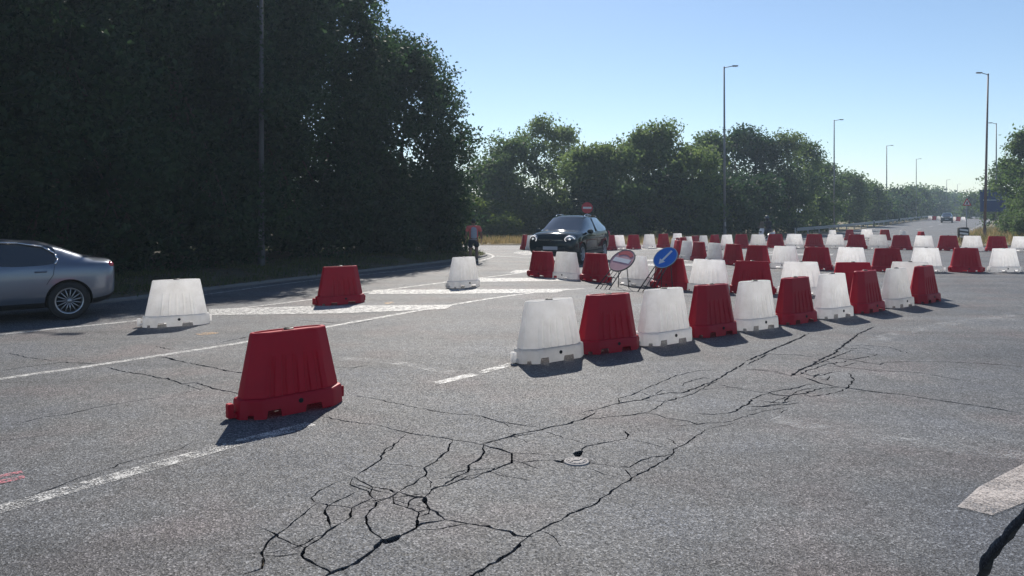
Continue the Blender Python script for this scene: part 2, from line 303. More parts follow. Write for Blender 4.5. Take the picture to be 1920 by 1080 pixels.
def road_with_cracks():
    V, F = [], []
    def sub(pts, w):
        rnd = random.Random(len(V) * 7 + 3)
        fine = [pts[0]]
        for a, b in zip(pts, pts[1:]):
            a, b = Vector(a), Vector(b); L = (b - a).length; n = max(3, min(14, int(L / (.2 if w > 35 else 0.05)))); nrm = Vector((-(b - a).y, (b - a).x)) / max(L, 1e-6)
            for k in range(1, n + 1):
                p = a.lerp(b, k / n)
                if k < n: p += nrm * rnd.gauss(0, 1) * min(.010, L * .035)
                fine.append(p)
        fine = [Vector(p) for p in fine]; m = len(fine); base = len(V)
        for i, p in enumerate(fine):
            t = (fine[min(i + 1, m - 1)] - fine[max(i - 1, 0)]).normalized(); nn = Vector((-t.y, t.x))
            e = min(1, .35 + .65 * min(i, m - 1 - i) / 3)
            hw = .5 * max(w, 7) * CRK * e * (1 if w > 35 else rnd.choice((.45, .7, .85, 1, 1, 1.1, 1.45)))
            V.append(p + nn * hw); V.append(p - nn * hw)
        for i in range(m - 1): F.append([base + 2 * i, base + 2 * i + 1, base + 2 * i + 3, base + 2 * i + 2])
    for pts, w in CR: sub(pts, (w if w > 25 else 3.5 + w * .62) * (1 if w > 25 else min(1.9, max(1, Vector(pts[len(pts) // 2]).length / 6.0))))
    rb = random.Random(5)
    for pts, w in list(CR):                      # hair cracks branching off the wide ones
        if not 8 <= w <= 25: continue
        for a, b in zip(pts, pts[1:]):
            if rb.random() > .04: continue
            a, b = Vector(a), Vector(b); p = a.lerp(b, rb.random()); ang = math.atan2((b - a).y, (b - a).x) + rb.choice((-1, 1)) * rb.uniform(.5, 1.4); br = [p]
            for q in range(rb.randint(2, 4)):
                ang += rb.uniform(-.5, .5); p = p + Vector((math.cos(ang), math.sin(ang))) * rb.uniform(.06, .16); br.append(p)
            sub(br, 4.0)
    ncrack = len(F)
    # the socket of the valve cap
    cp = P(1081, 866).xy; b0 = len(V)
    V.extend(Vector((cp.x + .108 * math.cos(a * math.pi / 12), cp.y + .108 * math.sin(a * math.pi / 12))) for a in range(24)); F.append(list(range(b0, b0 + 24))); ncrack += 1
    b0 = len(V); V.extend([Vector(v) for v in ((-70, -14), (75, -14), (75, 50), (-70, 50))]); F.append([b0, b0 + 1, b0 + 2, b0 + 3])
    for gx in range(-66, 75, 6):
        for gy in range(-10, 50, 6): V.append(Vector((gx + .13, gy + .17)))
    ED = {tuple(sorted((f[i], f[(i + 1) % len(f)]))) for f in F for i in range(len(f))}
    vo, eo, fo, *_ = delaunay_2d_cdt(V, list(ED), [], 0, 1e-5)
    XY = np.array([(p.x, p.y) for p in vo]); T = np.array([f for f in fo if len(f) == 3]); C = XY[T].mean(1)
    inside = np.zeros(len(C), bool); VV = np.array([(p[0], p[1]) for p in V])
    for f in F[:ncrack]:
        if len(f) > 4: inside |= ((C - VV[f].mean(0)) ** 2).sum(1) < .108 ** 2; continue
        lo, hi = VV[f].min(0), VV[f].max(0); near = np.nonzero(((C >= lo) & (C <= hi)).all(1))[0]
        if not len(near): continue
        for tri in ((0, 1, 2), (0, 2, 3)):
            p, q, r = (VV[f[k]] for k in tri); c = C[near]
            d1 = (c[:, 0] - q[0]) * (p[1] - q[1]) - (p[0] - q[0]) * (c[:, 1] - q[1]); d2 = (c[:, 0] - r[0]) * (q[1] - r[1]) - (q[0] - r[0]) * (c[:, 1] - r[1]); d3 = (c[:, 0] - p[0]) * (r[1] - p[1]) - (r[0] - p[0]) * (c[:, 1] - p[1])
            neg = (d1 < 0) | (d2 < 0) | (d3 < 0); pos = (d1 > 0) | (d2 > 0) | (d3 > 0); inside[near[~(neg & pos)]] = True
    keep = [tuple(int(i) for i in t) for t in T[~inside]]
    bm = bmesh.new(); bv = [bm.verts.new((p.x, p.y, 0)) for p in vo]
    for f in keep:
        try: bm.faces.new([bv[i] for i in f])
        except ValueError: pass
    bmesh.ops.recalc_face_normals(bm, faces=bm.faces[:])
    if bm.faces[:][0].normal.z < 0: bmesh.ops.reverse_faces(bm, faces=bm.faces[:])
    bd = [e for e in bm.edges if len(e.link_faces) == 1]
    ex = bmesh.ops.extrude_edge_only(bm, edges=bd)
    for v in ex['geom']:
        if isinstance(v, bmesh.types.BMVert): v.co.z -= .12
    bmesh.ops.delete(bm, geom=[v for v in bm.verts if not v.link_faces], context='VERTS')
    me = bpy.data.meshes.new('road'); bm.to_mesh(me); bm.free(); me.materials.append(M['asphalt'])
    return tag(link(bpy.data.objects.new('road', me)), kind='structure')
road = road_with_cracks()

# ------------------------------------------------------------------ ground sheet to the horizon
def ground_sheet():
    rs = [0, 8, 16, 24, 32, 40, 50, 62, 75, 90, 110, 130, 150, 175, 200, 232, 300, 500, 900, 1800, 4000]; n = 64; V = [(0, 0, -.12)]; F = []
    for r in rs[1:]:
        for k in range(n):
            a = 2 * math.pi * k / n; x, y = r * math.cos(a), r * math.sin(a); V.append((x, y, gz(x, y) - .055))
    for k in range(n): F.append((0, 1 + k, 1 + (k + 1) % n))
    for i in range(len(rs) - 2):
        for k in range(n):
            a, b = 1 + i * n + k, 1 + i * n + (k + 1) % n; F.append((a, a + n, b + n, b))
    tag(mesh_obj('ground', V, F, M['earth']), kind='structure')
ground_sheet()

# far carriageway leaving to the right
SL = 0.685
def xl(y): return 27.0 + SL * (y - 68)
def xr(y): return 35.0 + SL * (y - 58)
def strip(name, m, f0, f1, ys, nx, dz, kind, parent=None, bumpy=0.0):
    V, F = [], []
    for y in ys:
        for k in range(nx + 1):
            x = lerp(f0(y), f1(y), (k / nx)); V.append((x, y, gz(x, y) + dz + (random.uniform(-1, 1) * bumpy if 0 < k < nx else 0)))
    for i in range(len(ys) - 1):
        for k in range(nx):
            a = i * (nx + 1) + k; F.append((a, a + 1, a + nx + 2, a + nx + 1))
    o = mesh_obj(name, V, F, m, parent, True)
    if kind: tag(o, kind=kind)
    return o
YS = [46, 48, 50, 53, 56, 60, 64, 68, 73, 78, 84, 90, 97, 105, 114, 124, 135, 148, 162, 178, 196, 216, 245]
far_road = strip('far_road', M['far_asphalt'], xl, xr, YS, 4, .006, 'structure')
strip('far_verge', M['dry_verge'], lambda y: -95, lambda y: xl(y), [47.2] + YS[1:] + [330], 40, .04, 'structure', bumpy=.05)
strip('roadside_verge', M['dry_verge'], lambda y: xr(y), lambda y: xr(y) + 130, [45.2] + YS[1:] + [330], 30, .04, 'structure', bumpy=.05)

# ------------------------------------------------------------------ shaded verge on the near side of the crossing road
EDGE = [Vector((-21, -8)), Vector((-16.5, .5)), P(-70, 592).xy, P(205, 567).xy, P(390, 544).xy, P(600, 519).xy, P(770, 499).xy, P(862, 488).xy, P(898, 483).xy, P(912, 479.5).xy, P(905, 476).xy, P(880, 473).xy, Vector((-6, 38.6)), Vector((-16, 39.6)), Vector((-60, 42))]
def smooth_line(pts, n=6):
    out = []
    for i in range(len(pts) - 1):
        p0, p1, p2, p3 = pts[max(i - 1, 0)], pts[i], pts[i + 1], pts[min(i + 2, len(pts) - 1)]
        for k in range(n):
            t = k / n; out.append(.5 * ((2 * p1) + (p2 - p0) * t + (2 * p0 - 5 * p1 + 4 * p2 - p3) * t * t + (3 * p1 - p0 - 3 * p2 + p3) * t ** 3))
    out.append(pts[-1]); return out
EDGE = smooth_line(EDGE)
EA = np.array([[p.x, p.y] for p in EDGE])
def edge_dist(x, y):
    d = 1e9
    for i in range(len(EA) - 1):
        a, b = EA[i], EA[i + 1]; ab = b - a; t = max(0, min(1, ((x - a[0]) * ab[0] + (y - a[1]) * ab[1]) / (ab @ ab))); q = a + ab * t; d = min(d, math.hypot(x - q[0], y - q[1]))
    return d
VPOLY = EDGE + [Vector((-60, -8))]
def in_verge(x, y):
    c = False; n = len(VPOLY)
    for i in range(n):
        a, b = VPOLY[i], VPOLY[(i + 1) % n]
        if (a.y > y) != (b.y > y) and x < (b.x - a.x) * (y - a.y) / (b.y - a.y) + a.x: c = not c
    return c
def verge_z(x, y):
    d = edge_dist(x, y); return .05 + min(.16, d * .06) + .04 * math.sin(x * 1.7) * math.sin(y * 1.3) * min(1, d)
def shaded_verge():
    V = [Vector(p) for p in VPOLY]; n = len(V)
    for k in range(1500):
        x, y = random.uniform(-34, -.5), random.uniform(-8, 42)
        if in_verge(x, y) and edge_dist(x, y) > .15: V.append(Vector((x, y)))
    vo, _, fo, *_ = delaunay_2d_cdt(V, [], [list(range(n))], 1, 1e-5)
    me = [(p.x, p.y, verge_z(p.x, p.y)) for k, p in enumerate(vo)]
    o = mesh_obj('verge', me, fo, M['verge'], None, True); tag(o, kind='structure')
shaded_verge()
def ribbon(name, pts, w, z, m, parent, ends=None):
    pts = [Vector(p) for p in pts]; V, F = [], []
    for i, p in enumerate(pts):
        t = (pts[min(i + 1, len(pts) - 1)] - pts[max(i - 1, 0)]).normalized(); nn = Vector((-t.y, t.x)) * w / 2
        V += [(p.x + nn.x, p.y + nn.y, z), (p.x - nn.x, p.y - nn.y, z)]
    for i in range(len(pts) - 1): F.append((2 * i, 2 * i + 1, 2 * i + 3, 2 * i + 2))
    return mesh_obj(name, V, F, m, parent)
def kerb():
    V, F = [], []; prof = [(-.05, -.05), (-.04, .04), (-.02, .06), (.06, .075), (.08, .0)]
    for i, p in enumerate(EDGE):
        t = (EDGE[min(i + 1, len(EDGE) - 1)] - EDGE[max(i - 1, 0)]).normalized(); nn = Vector((-t.y, t.x))
        for o, z in prof: V.append((p.x + nn.x * o, p.y + nn.y * o, z))
    k = len(prof)
    for i in range(len(EDGE) - 1):
        for j in range(k - 1): F.append((i * k + j, i * k + j + 1, (i + 1) * k + j + 1, (i + 1) * k + j))
    tag(mesh_obj('kerb', V, F, M['kerb']), kind='structure')
kerb()

# ------------------------------------------------------------------ painted markings (parts of the road)
def line(pxs, w, m, n=8, name='lane_line', z=.004): return ribbon(name, smooth_line([P(*p).xy for p in pxs], n), w, z, M[m], road)
line([(-160, 652), (0, 628), (270, 600), (395, 585), (597, 560), (845, 528), (960, 514), (1010, 506)], .12, 'paint')
line([(-200, 744), (0, 711), (200, 682), (470, 640), (620, 612), (760, 587), (900, 563), (1000, 549), (1095, 541)], .13, 'paint')
line([(-260, 1030), (0, 955), (200, 899), (420, 838), (520, 812), (585, 795)], .17, 'paint_worn')
line([(818, 719), (890, 702)], .15, 'paint'); line([(900, 699), (962, 682)], .14, 'paint_worn')
line([(380, 553), (560, 529), (700, 513), (850, 497), (893, 490), (925, 481), (910, 474)], .12, 'paint')
line([(930, 480), (1000, 484)], .14, 'paint'); line([(895, 468), (960, 466), (1060, 463)], .12, 'paint_worn')
line([(1640, 640), (1700, 622), (1800, 604), (1990, 578)], .30, 'paint_ghost', name='ghost_line'); line([(1450, 785), (1600, 815), (1760, 838), (1990, 862)], .28, 'paint_ghost', name='ghost_line')
line([(640, 672), (740, 680), (850, 700)], .2, 'paint_ghost', name='ghost_line'); line([(1420, 545), (1560, 560), (1760, 556)], .25, 'paint_ghost', name='ghost_line')
def quad(pts, m, name='hatch_bar', z=.008):
    return mesh_obj(name, [P(*p, 0).to_tuple()[:2] + (z,) for p in pts], [tuple(range(len(pts)))], M[m], road)
quad([(392, 592), (392, 580), (600, 574), (850, 572), (836, 580), (640, 588)], 'paint')
quad([(690, 552), (700, 544), (880, 543), (1070, 542), (1045, 549), (880, 551)], 'paint')
quad([(885, 529), (900, 522), (1090, 521), (1090, 527)], 'paint')
quad([(955, 512), (965, 507), (1000, 506), (1000, 511)], 'paint')
quad([(960, 474), (990, 470), (1010, 476), (985, 479)], 'paint_worn')
for y0, y1, xa, xb in ((465, 468, 1138, 1262), (487, 490, 1205, 1300), (495, 499, 1200, 1345), (472, 474, 1420, 1470), (476, 479, 1440, 1560)):
    quad([(xa, y1), (xa + 4, y0), (xb + 4, y0), (xb, y1)], 'paint')
quad([(1795, 952), (1835, 915), (1925, 868), (2010, 850), (2010, 905), (1925, 942), (1860, 968)], 'paint_beige', 'worn_patch')
quad([(-5, 893), (40, 884), (44, 888), (-5, 900)], 'spray_pink', 'spray_mark'); quad([(-5, 903), (44, 893), (48, 898), (-5, 910)], 'spray_pink', 'spray_mark')
quad([(366, 627), (395, 623), (412, 625), (380, 630)], 'spray_orange', 'spray_mark'); quad([(720, 568), (738, 566), (738, 569), (722, 571)], 'spray_orange', 'spray_mark')
for k, (fa, fb) in enumerate(((.5, .5),)):
    for y in range(52, 230, 12):
        mesh_obj('lane_dash', [(lerp(xl(q), xr(q), .5) + s * .12, q, gz(lerp(xl(q), xr(q), .5), q) + .013) for q in (y, y + 4.5) for s in (-1, 1)], [(0, 1, 3, 2)], M['paint'], far_road)
for fr in (.06, .94): ribbon_pts = strip('edge_line', M['paint'], lambda y: lerp(xl(y), xr(y), fr) - .09, lambda y: lerp(xl(y), xr(y), fr) + .09, YS[4:], 1, .013, None, far_road)

# small round valve cap set in the asphalt
vp = P(1081, 866)
vc = empty('valve_cover', (vp.x, vp.y, 0)); tag(vc, 'small round pale metal valve cover set in the cracked asphalt', 'valve cover')
M['cast'] = simple('pale_cast_metal', (0.27, 0.255, 0.25), .8, .0, noise=.25, scale=30, bump=.3)
bm = bmesh.new(); lathe(bm, [(.098, -.05), (.1, .004), (.094, .009), (.08, .009), (.078, .004)], 32); bm_obj('rim', bm, M['cast'], vc, True)
bm = bmesh.new(); r = lathe(bm, [(.077, .003), (.074, .010), (.05, .011), (.0001, .012)], 32); bm_obj('lid', bm, M['cast'], vc, True)
for k in range(10):
    bm = bmesh.new(); a = k * math.pi / 5; box(bm, (.06 * math.cos(a), .06 * math.sin(a), .0125), (.012, .006, .004), Matrix.Rotation(a, 3, 'Z')); bm_obj('lid_stud', bm, M['cast'], vc)
bm = bmesh.new(); box(bm, (0, 0, .0145), (.05, .008, .005)); bm_obj('lid_bar', bm, M['cast'], vc)
for s in (-1, 1):
    bm = bmesh.new(); tube(bm, (s * .035, .02 * s, .006), (s * .035, .02 * s, .0155), .006, seg=10); bm_obj('keyhole', bm, M['hole'], vc)

# ------------------------------------------------------------------ plastic barriers
HL, HW, BH = .535, .215, .80
def plan():
    """half plan (+y side) from the -x end to the +x end in units of the half length / half width, with a flute depth for each point"""
    L = [(-1, .30, 0), (-.985, .42, 0), (-.70, .94, 0), (-.665, 1, 0)]
    for k in range(5):
        c = -.50 + k * .25
        L += [(c - .062, 1, 0), (c - .036, 1, 1), (c + .036, 1, 1), (c + .062, 1, 0)]
    L += [(.665, 1, 0), (.70, .94, 0), (.985, .42, 0), (1, .30, 0)]
    return L
def make_barrier(m):
    root = empty('road_barrier'); pl = plan(); full = pl + [(u, -v, f) for u, v, f in reversed(pl)]; n = len(full)
    lev = [(.185, .500, .180, 1), (.23, .495, .175, 1), (.42, .458, .148, 1), (.50, .443, .137, .85), (.57, .43, .128, .12), (.62, .42, .12, 0), (.765, .392, .101, 0), (.79, .387, .096, 0), (.80, .377, .086, 0), (.801, .352, .064, 0), (.789, .345, .056, 0)]
    V, F = [], []
    for z, a, b, f in lev:
        for u, v, fl in full: V.append((u * a, v * b - math.copysign(fl * f * .017, v), z))
    for i in range(len(lev) - 1):
        for k in range(n): F.append((i * n + k, i * n + (k + 1) % n, (i + 1) * n + (k + 1) % n, (i + 1) * n + k))
    t = (len(lev) - 1) * n; F.append(tuple(range(t, t + n)))
    body = mesh_obj('body', V, F, M[m], root)
    me = body.data
    # skirt with fork slots
    half = [(-1, .26, 0), (-.985, .40, 0), (-.88, .60, 0), (-.872, .615, .04), (-.80, .76, .04), (-.79, .775, 0), (-.70, .95, 0), (-.655, 1, 0), (-.60, 1, 0), (-.575, 1, .075), (-.345, 1, .075), (-.325, 1, 0),
            (.12, 1, 0), (.145, 1, .066), (.43, 1, .066), (.455, 1, 0), (.655, 1, 0), (.70, .95, 0), (.80, .76, 0), (.985, .40, 0), (1, .26, 0)]
    per = half + [(u, -v, z) for u, v, z in reversed(half)]; n = len(per); V, F = [], []
    for q, (a, b) in enumerate(((HL + .012, HW + .012), (HL + .004, HW + .004), (HL - .006, HW - .006), (.498, .178))):
        for u, v, z in per: V.append((u * a, v * b, (z, .165, .182, .190)[q]))
    for i in range(3):
        for k in range(n): F.append((i * n + k, i * n + (k + 1) % n, (i + 1) * n + (k + 1) % n, (i + 1) * n + k))
    sk = mesh_obj('base_skirt', V, F, M[m], root)
    for o in (body, sk):
        bmm = bmesh.new(); bmm.from_mesh(o.data); bmesh.ops.recalc_face_normals(bmm, faces=bmm.faces[:]); bmm.to_mesh(o.data); bmm.free()
        o.data.polygons.foreach_set('use_smooth', [True] * len(o.data.polygons)); o.data.set_sharp_from_angle(angle=math.radians(28))
    bm = bmesh.new(); lathe(bm, [(.066, .784), (.064, .797), (.054, .800), (.048, .790)], 16); bm_obj('filler_neck', bm, M[m], root, True)
    bm = bmesh.new(); lathe(bm, [(.05, .785), (.05, .810), (.042, .814), (.0001, .815)], 14); box(bm, (0, 0, .816), (.075, .016, .008)); bm_obj('filler_cap', bm, M['cap'], root)
    bm = bmesh.new(); box(bm, (-.598, 0, .085), (.055, .075, .135)); box(bm, (-.555, 0, .040), (.06, .07, .05)); bm_obj('connector_lug', bm, M[m], root, bevel=.006)
    bm = bmesh.new(); box(bm, (.552, .045, .09), (.05, .025, .11)); box(bm, (.552, -.045, .09), (.05, .025, .11)); bm_obj('connector_socket', bm, M[m], root, bevel=.004)
    for s in (-1, 1):
        bm = bmesh.new(); tube(bm, (.02, s * (HW + .002), .118), (.02, s * (HW + .014), .118), .024, seg=14); bm_obj('drain_plug', bm, M['hole'], root)
    return root
PROTO = {'red': make_barrier('red'), 'white': make_barrier('white')}; USED = set()
CAR_GROUP = 'plastic road barriers'
def barrier(col, x, y, ang, label, group):
    o = PROTO[col] if col not in USED else copy_tree(PROTO[col]); USED.add(col)
    o.location = (x, y, gz(x, y) + .002); o.rotation_euler = (random.uniform(-.014, .014), random.uniform(-.012, .012), ang)
    s = random.uniform(.985, 1.015); o.scale = (s, s, s)
    return tag(o, label, 'barrier', group)
NTH = 'first second third fourth fifth sixth seventh eighth ninth tenth eleventh twelfth thirteenth fourteenth fifteenth sixteenth seventeenth eighteenth nineteenth twentieth'.split()
def zt(yt): return (CAM_H - BH) * FPX / (yt - HOR)
def row(items, colours, label, group, last=None):
    pts = [at(px, zt(yt)).xy for px, yt in items]; n = len(pts)
    for i, p in enumerate(pts):
        a, b = pts[max(i - 1, 0)], pts[min(i + 1, n - 1)]; d = b - a
        c = {'r': 'red', 'w': 'white'}[colours[i]]
        barrier(c, p.x, p.y, math.atan2(d.y, d.x) + random.uniform(-.03, .03), label.format(c=c, n=NTH[i]), group)
# free-standing ones (base centre in the photograph)
def single(col, px, py, deg, label): p = P(px, py); barrier(col, p.x, p.y, math.radians(deg), label, 'free-standing barriers')
single('red', 543, 766, 41, 'large red plastic barrier standing alone on the worn white line by the cracked asphalt')
single('white', 331, 609, 30, 'white plastic barrier standing alone on the road beside the silver car')
single('red', 638, 569, 40, 'red plastic barrier standing alone on a white hatch bar near the trees')
single('white', 869, 538, 48, 'white plastic barrier standing alone on the hatching, close to the walking person')
row([(1030, 560.5), (1139, 551), (1245, 542), (1334, 533.8), (1414, 526.6), (1490, 520), (1560, 514), (1623, 508.3), (1680, 502.8), (1732, 498)], 'wrwrwrwrwr',
    '{c} plastic barrier, {n} from the white end of the row along the cracked asphalt', 'row along the cracked asphalt')
row([(1017, 470.8), (1062, 472.6), (1117, 475.8), (1190, 480), (1257, 483.8), (1329, 486.8), (1410, 488.8), (1502, 490.2), (1600, 491.2), (1706, 492)], 'rwrwrwrwrw',
    '{c} plastic barrier, {n} from the dark car in the row behind the leaning signs', 'row behind the leaning signs')
row([(1883, 465.4), (1811, 465.4), (1736, 465.2), (1664, 464.8), (1595, 464.1), (1531, 463), (1472, 461.4), (1420, 459.6), (1375, 457.8), (1340, 455.6), (1311, 453.6), (1288, 452), (1271, 450.4), (1263, 448), (1270, 446)], 'wrwrwrwrrwrwrwr',
    '{c} plastic barrier, {n} from the open end of the U-shaped row beyond the arrow sign', 'near arm of the U-shaped row')
row([(1143, 441.4), (1160, 440.9), (1188, 440.2), (1217, 439.5), (1244, 438.8), (1270, 438)], 'rwrwrw',
    '{c} plastic barrier, {n} counted from the dark car in the short row at the verge', 'short row at the grass verge')
row([(1281, 444.6), (1291, 443.6), (1303, 442.7), (1319, 441.7), (1340, 440.7), (1363, 440), (1390, 439.4), (1421, 439.1), (1454, 439), (1489, 439), (1527, 439.2), (1566, 439.5), (1606, 439.9), (1647, 440.4), (1690, 441), (1732, 441.5), (1778, 442), (1823, 442.4), (1869, 442.7), (1916, 443)], 'rwrwrwrwrwrwrwrwrwrw'[::1],
    '{c} plastic barrier, {n} from the bend in the long row facing the grass verge', 'long row facing the grass verge')
row([(1561, 431.6), (1593, 430.8), (1625, 430.4), (1659, 430.7), (1692, 432.2), (1727, 434)], 'wrwrwr',
    '{c} plastic barrier, {n} from the guardrail in the row across the far carriageway', 'row across the far carriageway')
for k, (px, c) in enumerate(((984, 'red'), (994, 'white'))):
    p = at(px, 41.5 - k * .6); barrier(c, p.x, p.y, math.radians(80), c + ' plastic barrier seen end-on at the dry verge behind the dark car', 'pair at the dry verge')
for k, (px, d) in enumerate(((1744, 150), (1752, 149), (1760, 148), (1788, 138), (1797, 137), (1806, 136))):
    p = at(px, d); c = ('white', 'red', 'white')[k % 3]
    barrier(c, p.x, p.y, math.radians(15), ('tiny distant ' + c + ' barrier ' + ('closing the lane past the far end of the guardrail' if k < 3 else 'beside the oncoming far car')), 'distant barriers %d' % (k // 3))

# ------------------------------------------------------------------ lamp posts
def lamp_post(px, ytop, d, side, label, H=None, m='pole', lean=0.0):
    p = at(px, d); z0 = gz(p.x, p.y) - .02; H = H or (CAM_H + (HOR - ytop) / FPX * d - z0)
    root = empty('lamp_post', (p.x, p.y, z0)); root.rotation_euler = (0, lean, 0)
    bm = bmesh.new(); tube(bm, (0, 0, 0), (0, 0, H), .105, .055, 12); bm_obj('pole', bm, M[m], root, True)
    bm = bmesh.new(); tube(bm, (0, 0, 0), (0, 0, .9), .125, .118, 12); tube(bm, (0, 0, 0), (0, 0, .04), .22, .22, 12); bm_obj('base_sleeve', bm, M[m], root)
    bm = bmesh.new(); tube(bm, (0, 0, H - .08), (side * .6, -.1, H + .02), .032, .028, 8); bm_obj('arm', bm, M[m], root, True)
    bm = bmesh.new(); box(bm, (side * .78, -.12, H + .03), (.46, .20, .08)); hd = bm_obj('lamp_head', bm, M[m], root, bevel=.03)
    bm = bmesh.new(); box(bm, (side * .80, -.12, H - .018), (.32, .15, .02)); bm_obj('lamp_glass', bm, M['sign_white'], hd)
    bm = bmesh.new(); box(bm, (0, -.118, 1.3), (.09, .02, .32)); bm_obj('access_door', bm, M['steel'], root)
    return tag(root, label, 'lamp post', 'lamp posts')
lamp_post(1359, 125, 55, 1, 'tall lamp post on the dry verge in front of the bushy trees', lean=-.004)
lamp_post(1564, 225, 84.6, 1, 'lamp post just behind the near end of the guardrail')
lamp_post(1662.5, 273, 118, 1, 'lamp post behind the guardrail with a dark sign back beside it')
lamp_post(1718, 298, 152, 1, 'lamp post near the far end of the guardrail')
lamp_post(1775, 337, 217, 1, 'thin distant lamp post on the guardrail side, second to last in line')
lamp_post(1795, 345, 254, 1, 'faintest distant lamp post on the guardrail side, last in line')
lamp_post(1846, 138, 58, -1, 'stained leaning lamp post beside the blue direction sign', m='rusty', lean=.022)
lamp_post(1868, 231, 89, -1, 'slim lamp post rising straight behind the blue direction sign')
lamp_post(1886, 274, 119, -1, 'lamp post half hidden by the leafy trees behind the blue sign')
lamp_post(490, -200, 25.2, 1, 'lamp post standing in front of the dark wood', H=11, m='dull_pole')

# ------------------------------------------------------------------ guardrail
def guardrail():
    pts = [Vector((xl(y) - .6, y)) for y in (67, 70, 74, 80, 88, 96, 105, 115, 127, 140, 156, 174)]
    root = empty('guardrail', (pts[0].x, pts[0].y, gz(pts[0].x, pts[0].y))); tag(root, 'long galvanised steel guardrail along the left of the far road', 'guardrail')
    o = root.location; prof = [(-.0, .75), (.05, .72), (.05, .66), (.0, .62), (.0, .58), (.05, .54), (.05, .48), (0, .45)]; V, F = [], []
    for i, p in enumerate(pts):
        t = (pts[min(i + 1, len(pts) - 1)] - pts[max(i - 1, 0)]).normalized(); nn = Vector((t.y, -t.x))
        for a, z in prof: V.append((p.x + nn.x * (a + .07) - o.x, p.y + nn.y * (a + .07) - o.y, z + gz(p.x, p.y) - o.z))
    k = len(prof)
    for i in range(len(pts) - 1):
        for j in range(k - 1): F.append((i * k + j, i * k + j + 1, (i + 1) * k + j + 1, (i + 1) * k + j))
    ob = mesh_obj('rail', V, F, M['steel'], root)
    md = ob.modifiers.new('thick', 'SOLIDIFY'); md.thickness = .012
    y = 67
    pm = None
    while y < 174:
        x = xl(y) - .65; z = gz(x, y)
        if pm is None:
            bm = bmesh.new(); box(bm, (0, 0, .36), (.10, .12, .76)); pm = bm_obj('post', bm, M['steel'], root)
            q = pm
        else: q = pm.copy(); COL.objects.link(q)
        q.location = (x - o.x, y - o.y, z - o.z); y += 4
guardrail()

# ------------------------------------------------------------------ upright signs
def disc(bm, r, y, th, seg=40, inner=0.0, c=(0, 0)):
    o = [bm.verts.new((c[0] + r * math.cos(2 * math.pi * k / seg), y, c[1] + r * math.sin(2 * math.pi * k / seg))) for k in range(seg)]
    o2 = [bm.verts.new((v.co.x, y + th, v.co.z)) for v in o]
    if inner:
        i1 = [bm.verts.new((c[0] + inner * math.cos(2 * math.pi * k / seg), y, c[1] + inner * math.sin(2 * math.pi * k / seg))) for k in range(seg)]
        i2 = [bm.verts.new((v.co.x, y + th, v.co.z)) for v in i1]
        for k in range(seg):
            q = (k + 1) % seg
            bm.faces.new((o[k], o[q], i1[q], i1[k])); bm.faces.new((o2[k], i2[k], i2[q], o2[q])); bm.faces.new((o[k], o2[k], o2[q], o[q])); bm.faces.new((i1[k], i1[q], i2[q], i2[k]))
    else:
        bm.faces.new(o); bm.faces.new(o2[::-1])
        for k in range(seg): bm.faces.new((o[k], o2[k], o2[(k + 1) % seg], o[(k + 1) % seg]))
def flat(bm, pts, y, th):
    a = [bm.verts.new((x, y, z)) for x, z in pts]; b = [bm.verts.new((x, y + th, z)) for x, z in pts]; n = len(a)
    bm.faces.new(a); bm.faces.new(b[::-1])
    for k in range(n): bm.faces.new((a[k], b[k], b[(k + 1) % n], a[(k + 1) % n]))
def round_sign_face(parent, R, field, rimmat, cz, bar=None, arrow=False):
    bm = bmesh.new(); disc(bm, R, 0, .02, c=(0, cz)); bm_obj('sign_plate', bm, M['sign_back'], parent)
    bm = bmesh.new(); disc(bm, R - .012, -.006, .005, c=(0, cz)); pl = bm_obj('sign_face', bm, M[field], parent)
    bm = bmesh.new(); disc(bm, R - .002, -.011, .010, inner=R - .022, c=(0, cz)); bm_obj('sign_rim', bm, M[rimmat], parent)
    if bar:
        bm = bmesh.new(); flat(bm, [(-bar[0], cz - bar[1]), (bar[0], cz - bar[1]), (bar[0], cz + bar[1]), (-bar[0], cz + bar[1])], -.0105, .004); bm_obj('white_bar', bm, M['sign_white'], parent)
    if arrow:
        s = R * .72; pts = [(0, -1), (-.42, -.42), (-.13, -.42), (-.13, 1), (.13, 1), (.13, -.42), (.42, -.42)]; a = math.radians(-17); ca, sa = math.cos(a), math.sin(a)
        bm = bmesh.new(); flat(bm, [(s * (x * ca - z * sa), cz + s * (x * sa + z * ca)) for x, z in pts], -.0105, .004); bm_obj('white_arrow', bm, M['sign_white'], parent)
sp = at(1101, 41.5); ne = empty('no_entry_sign', (sp.x, sp.y, 0), math.radians(-8)); tag(ne, 'red round no entry sign with white bar upright on a pole behind the dark car', 'road sign')
round_sign_face(ne, .315, 'sign_red', 'sign_red', 2.33, bar=(.24, .055))
bm = bmesh.new(); tube(bm, (0, .05, 0), (0, .05, 2.6), .03, seg=10); bm_obj('post', bm, M['steel'], ne, True)

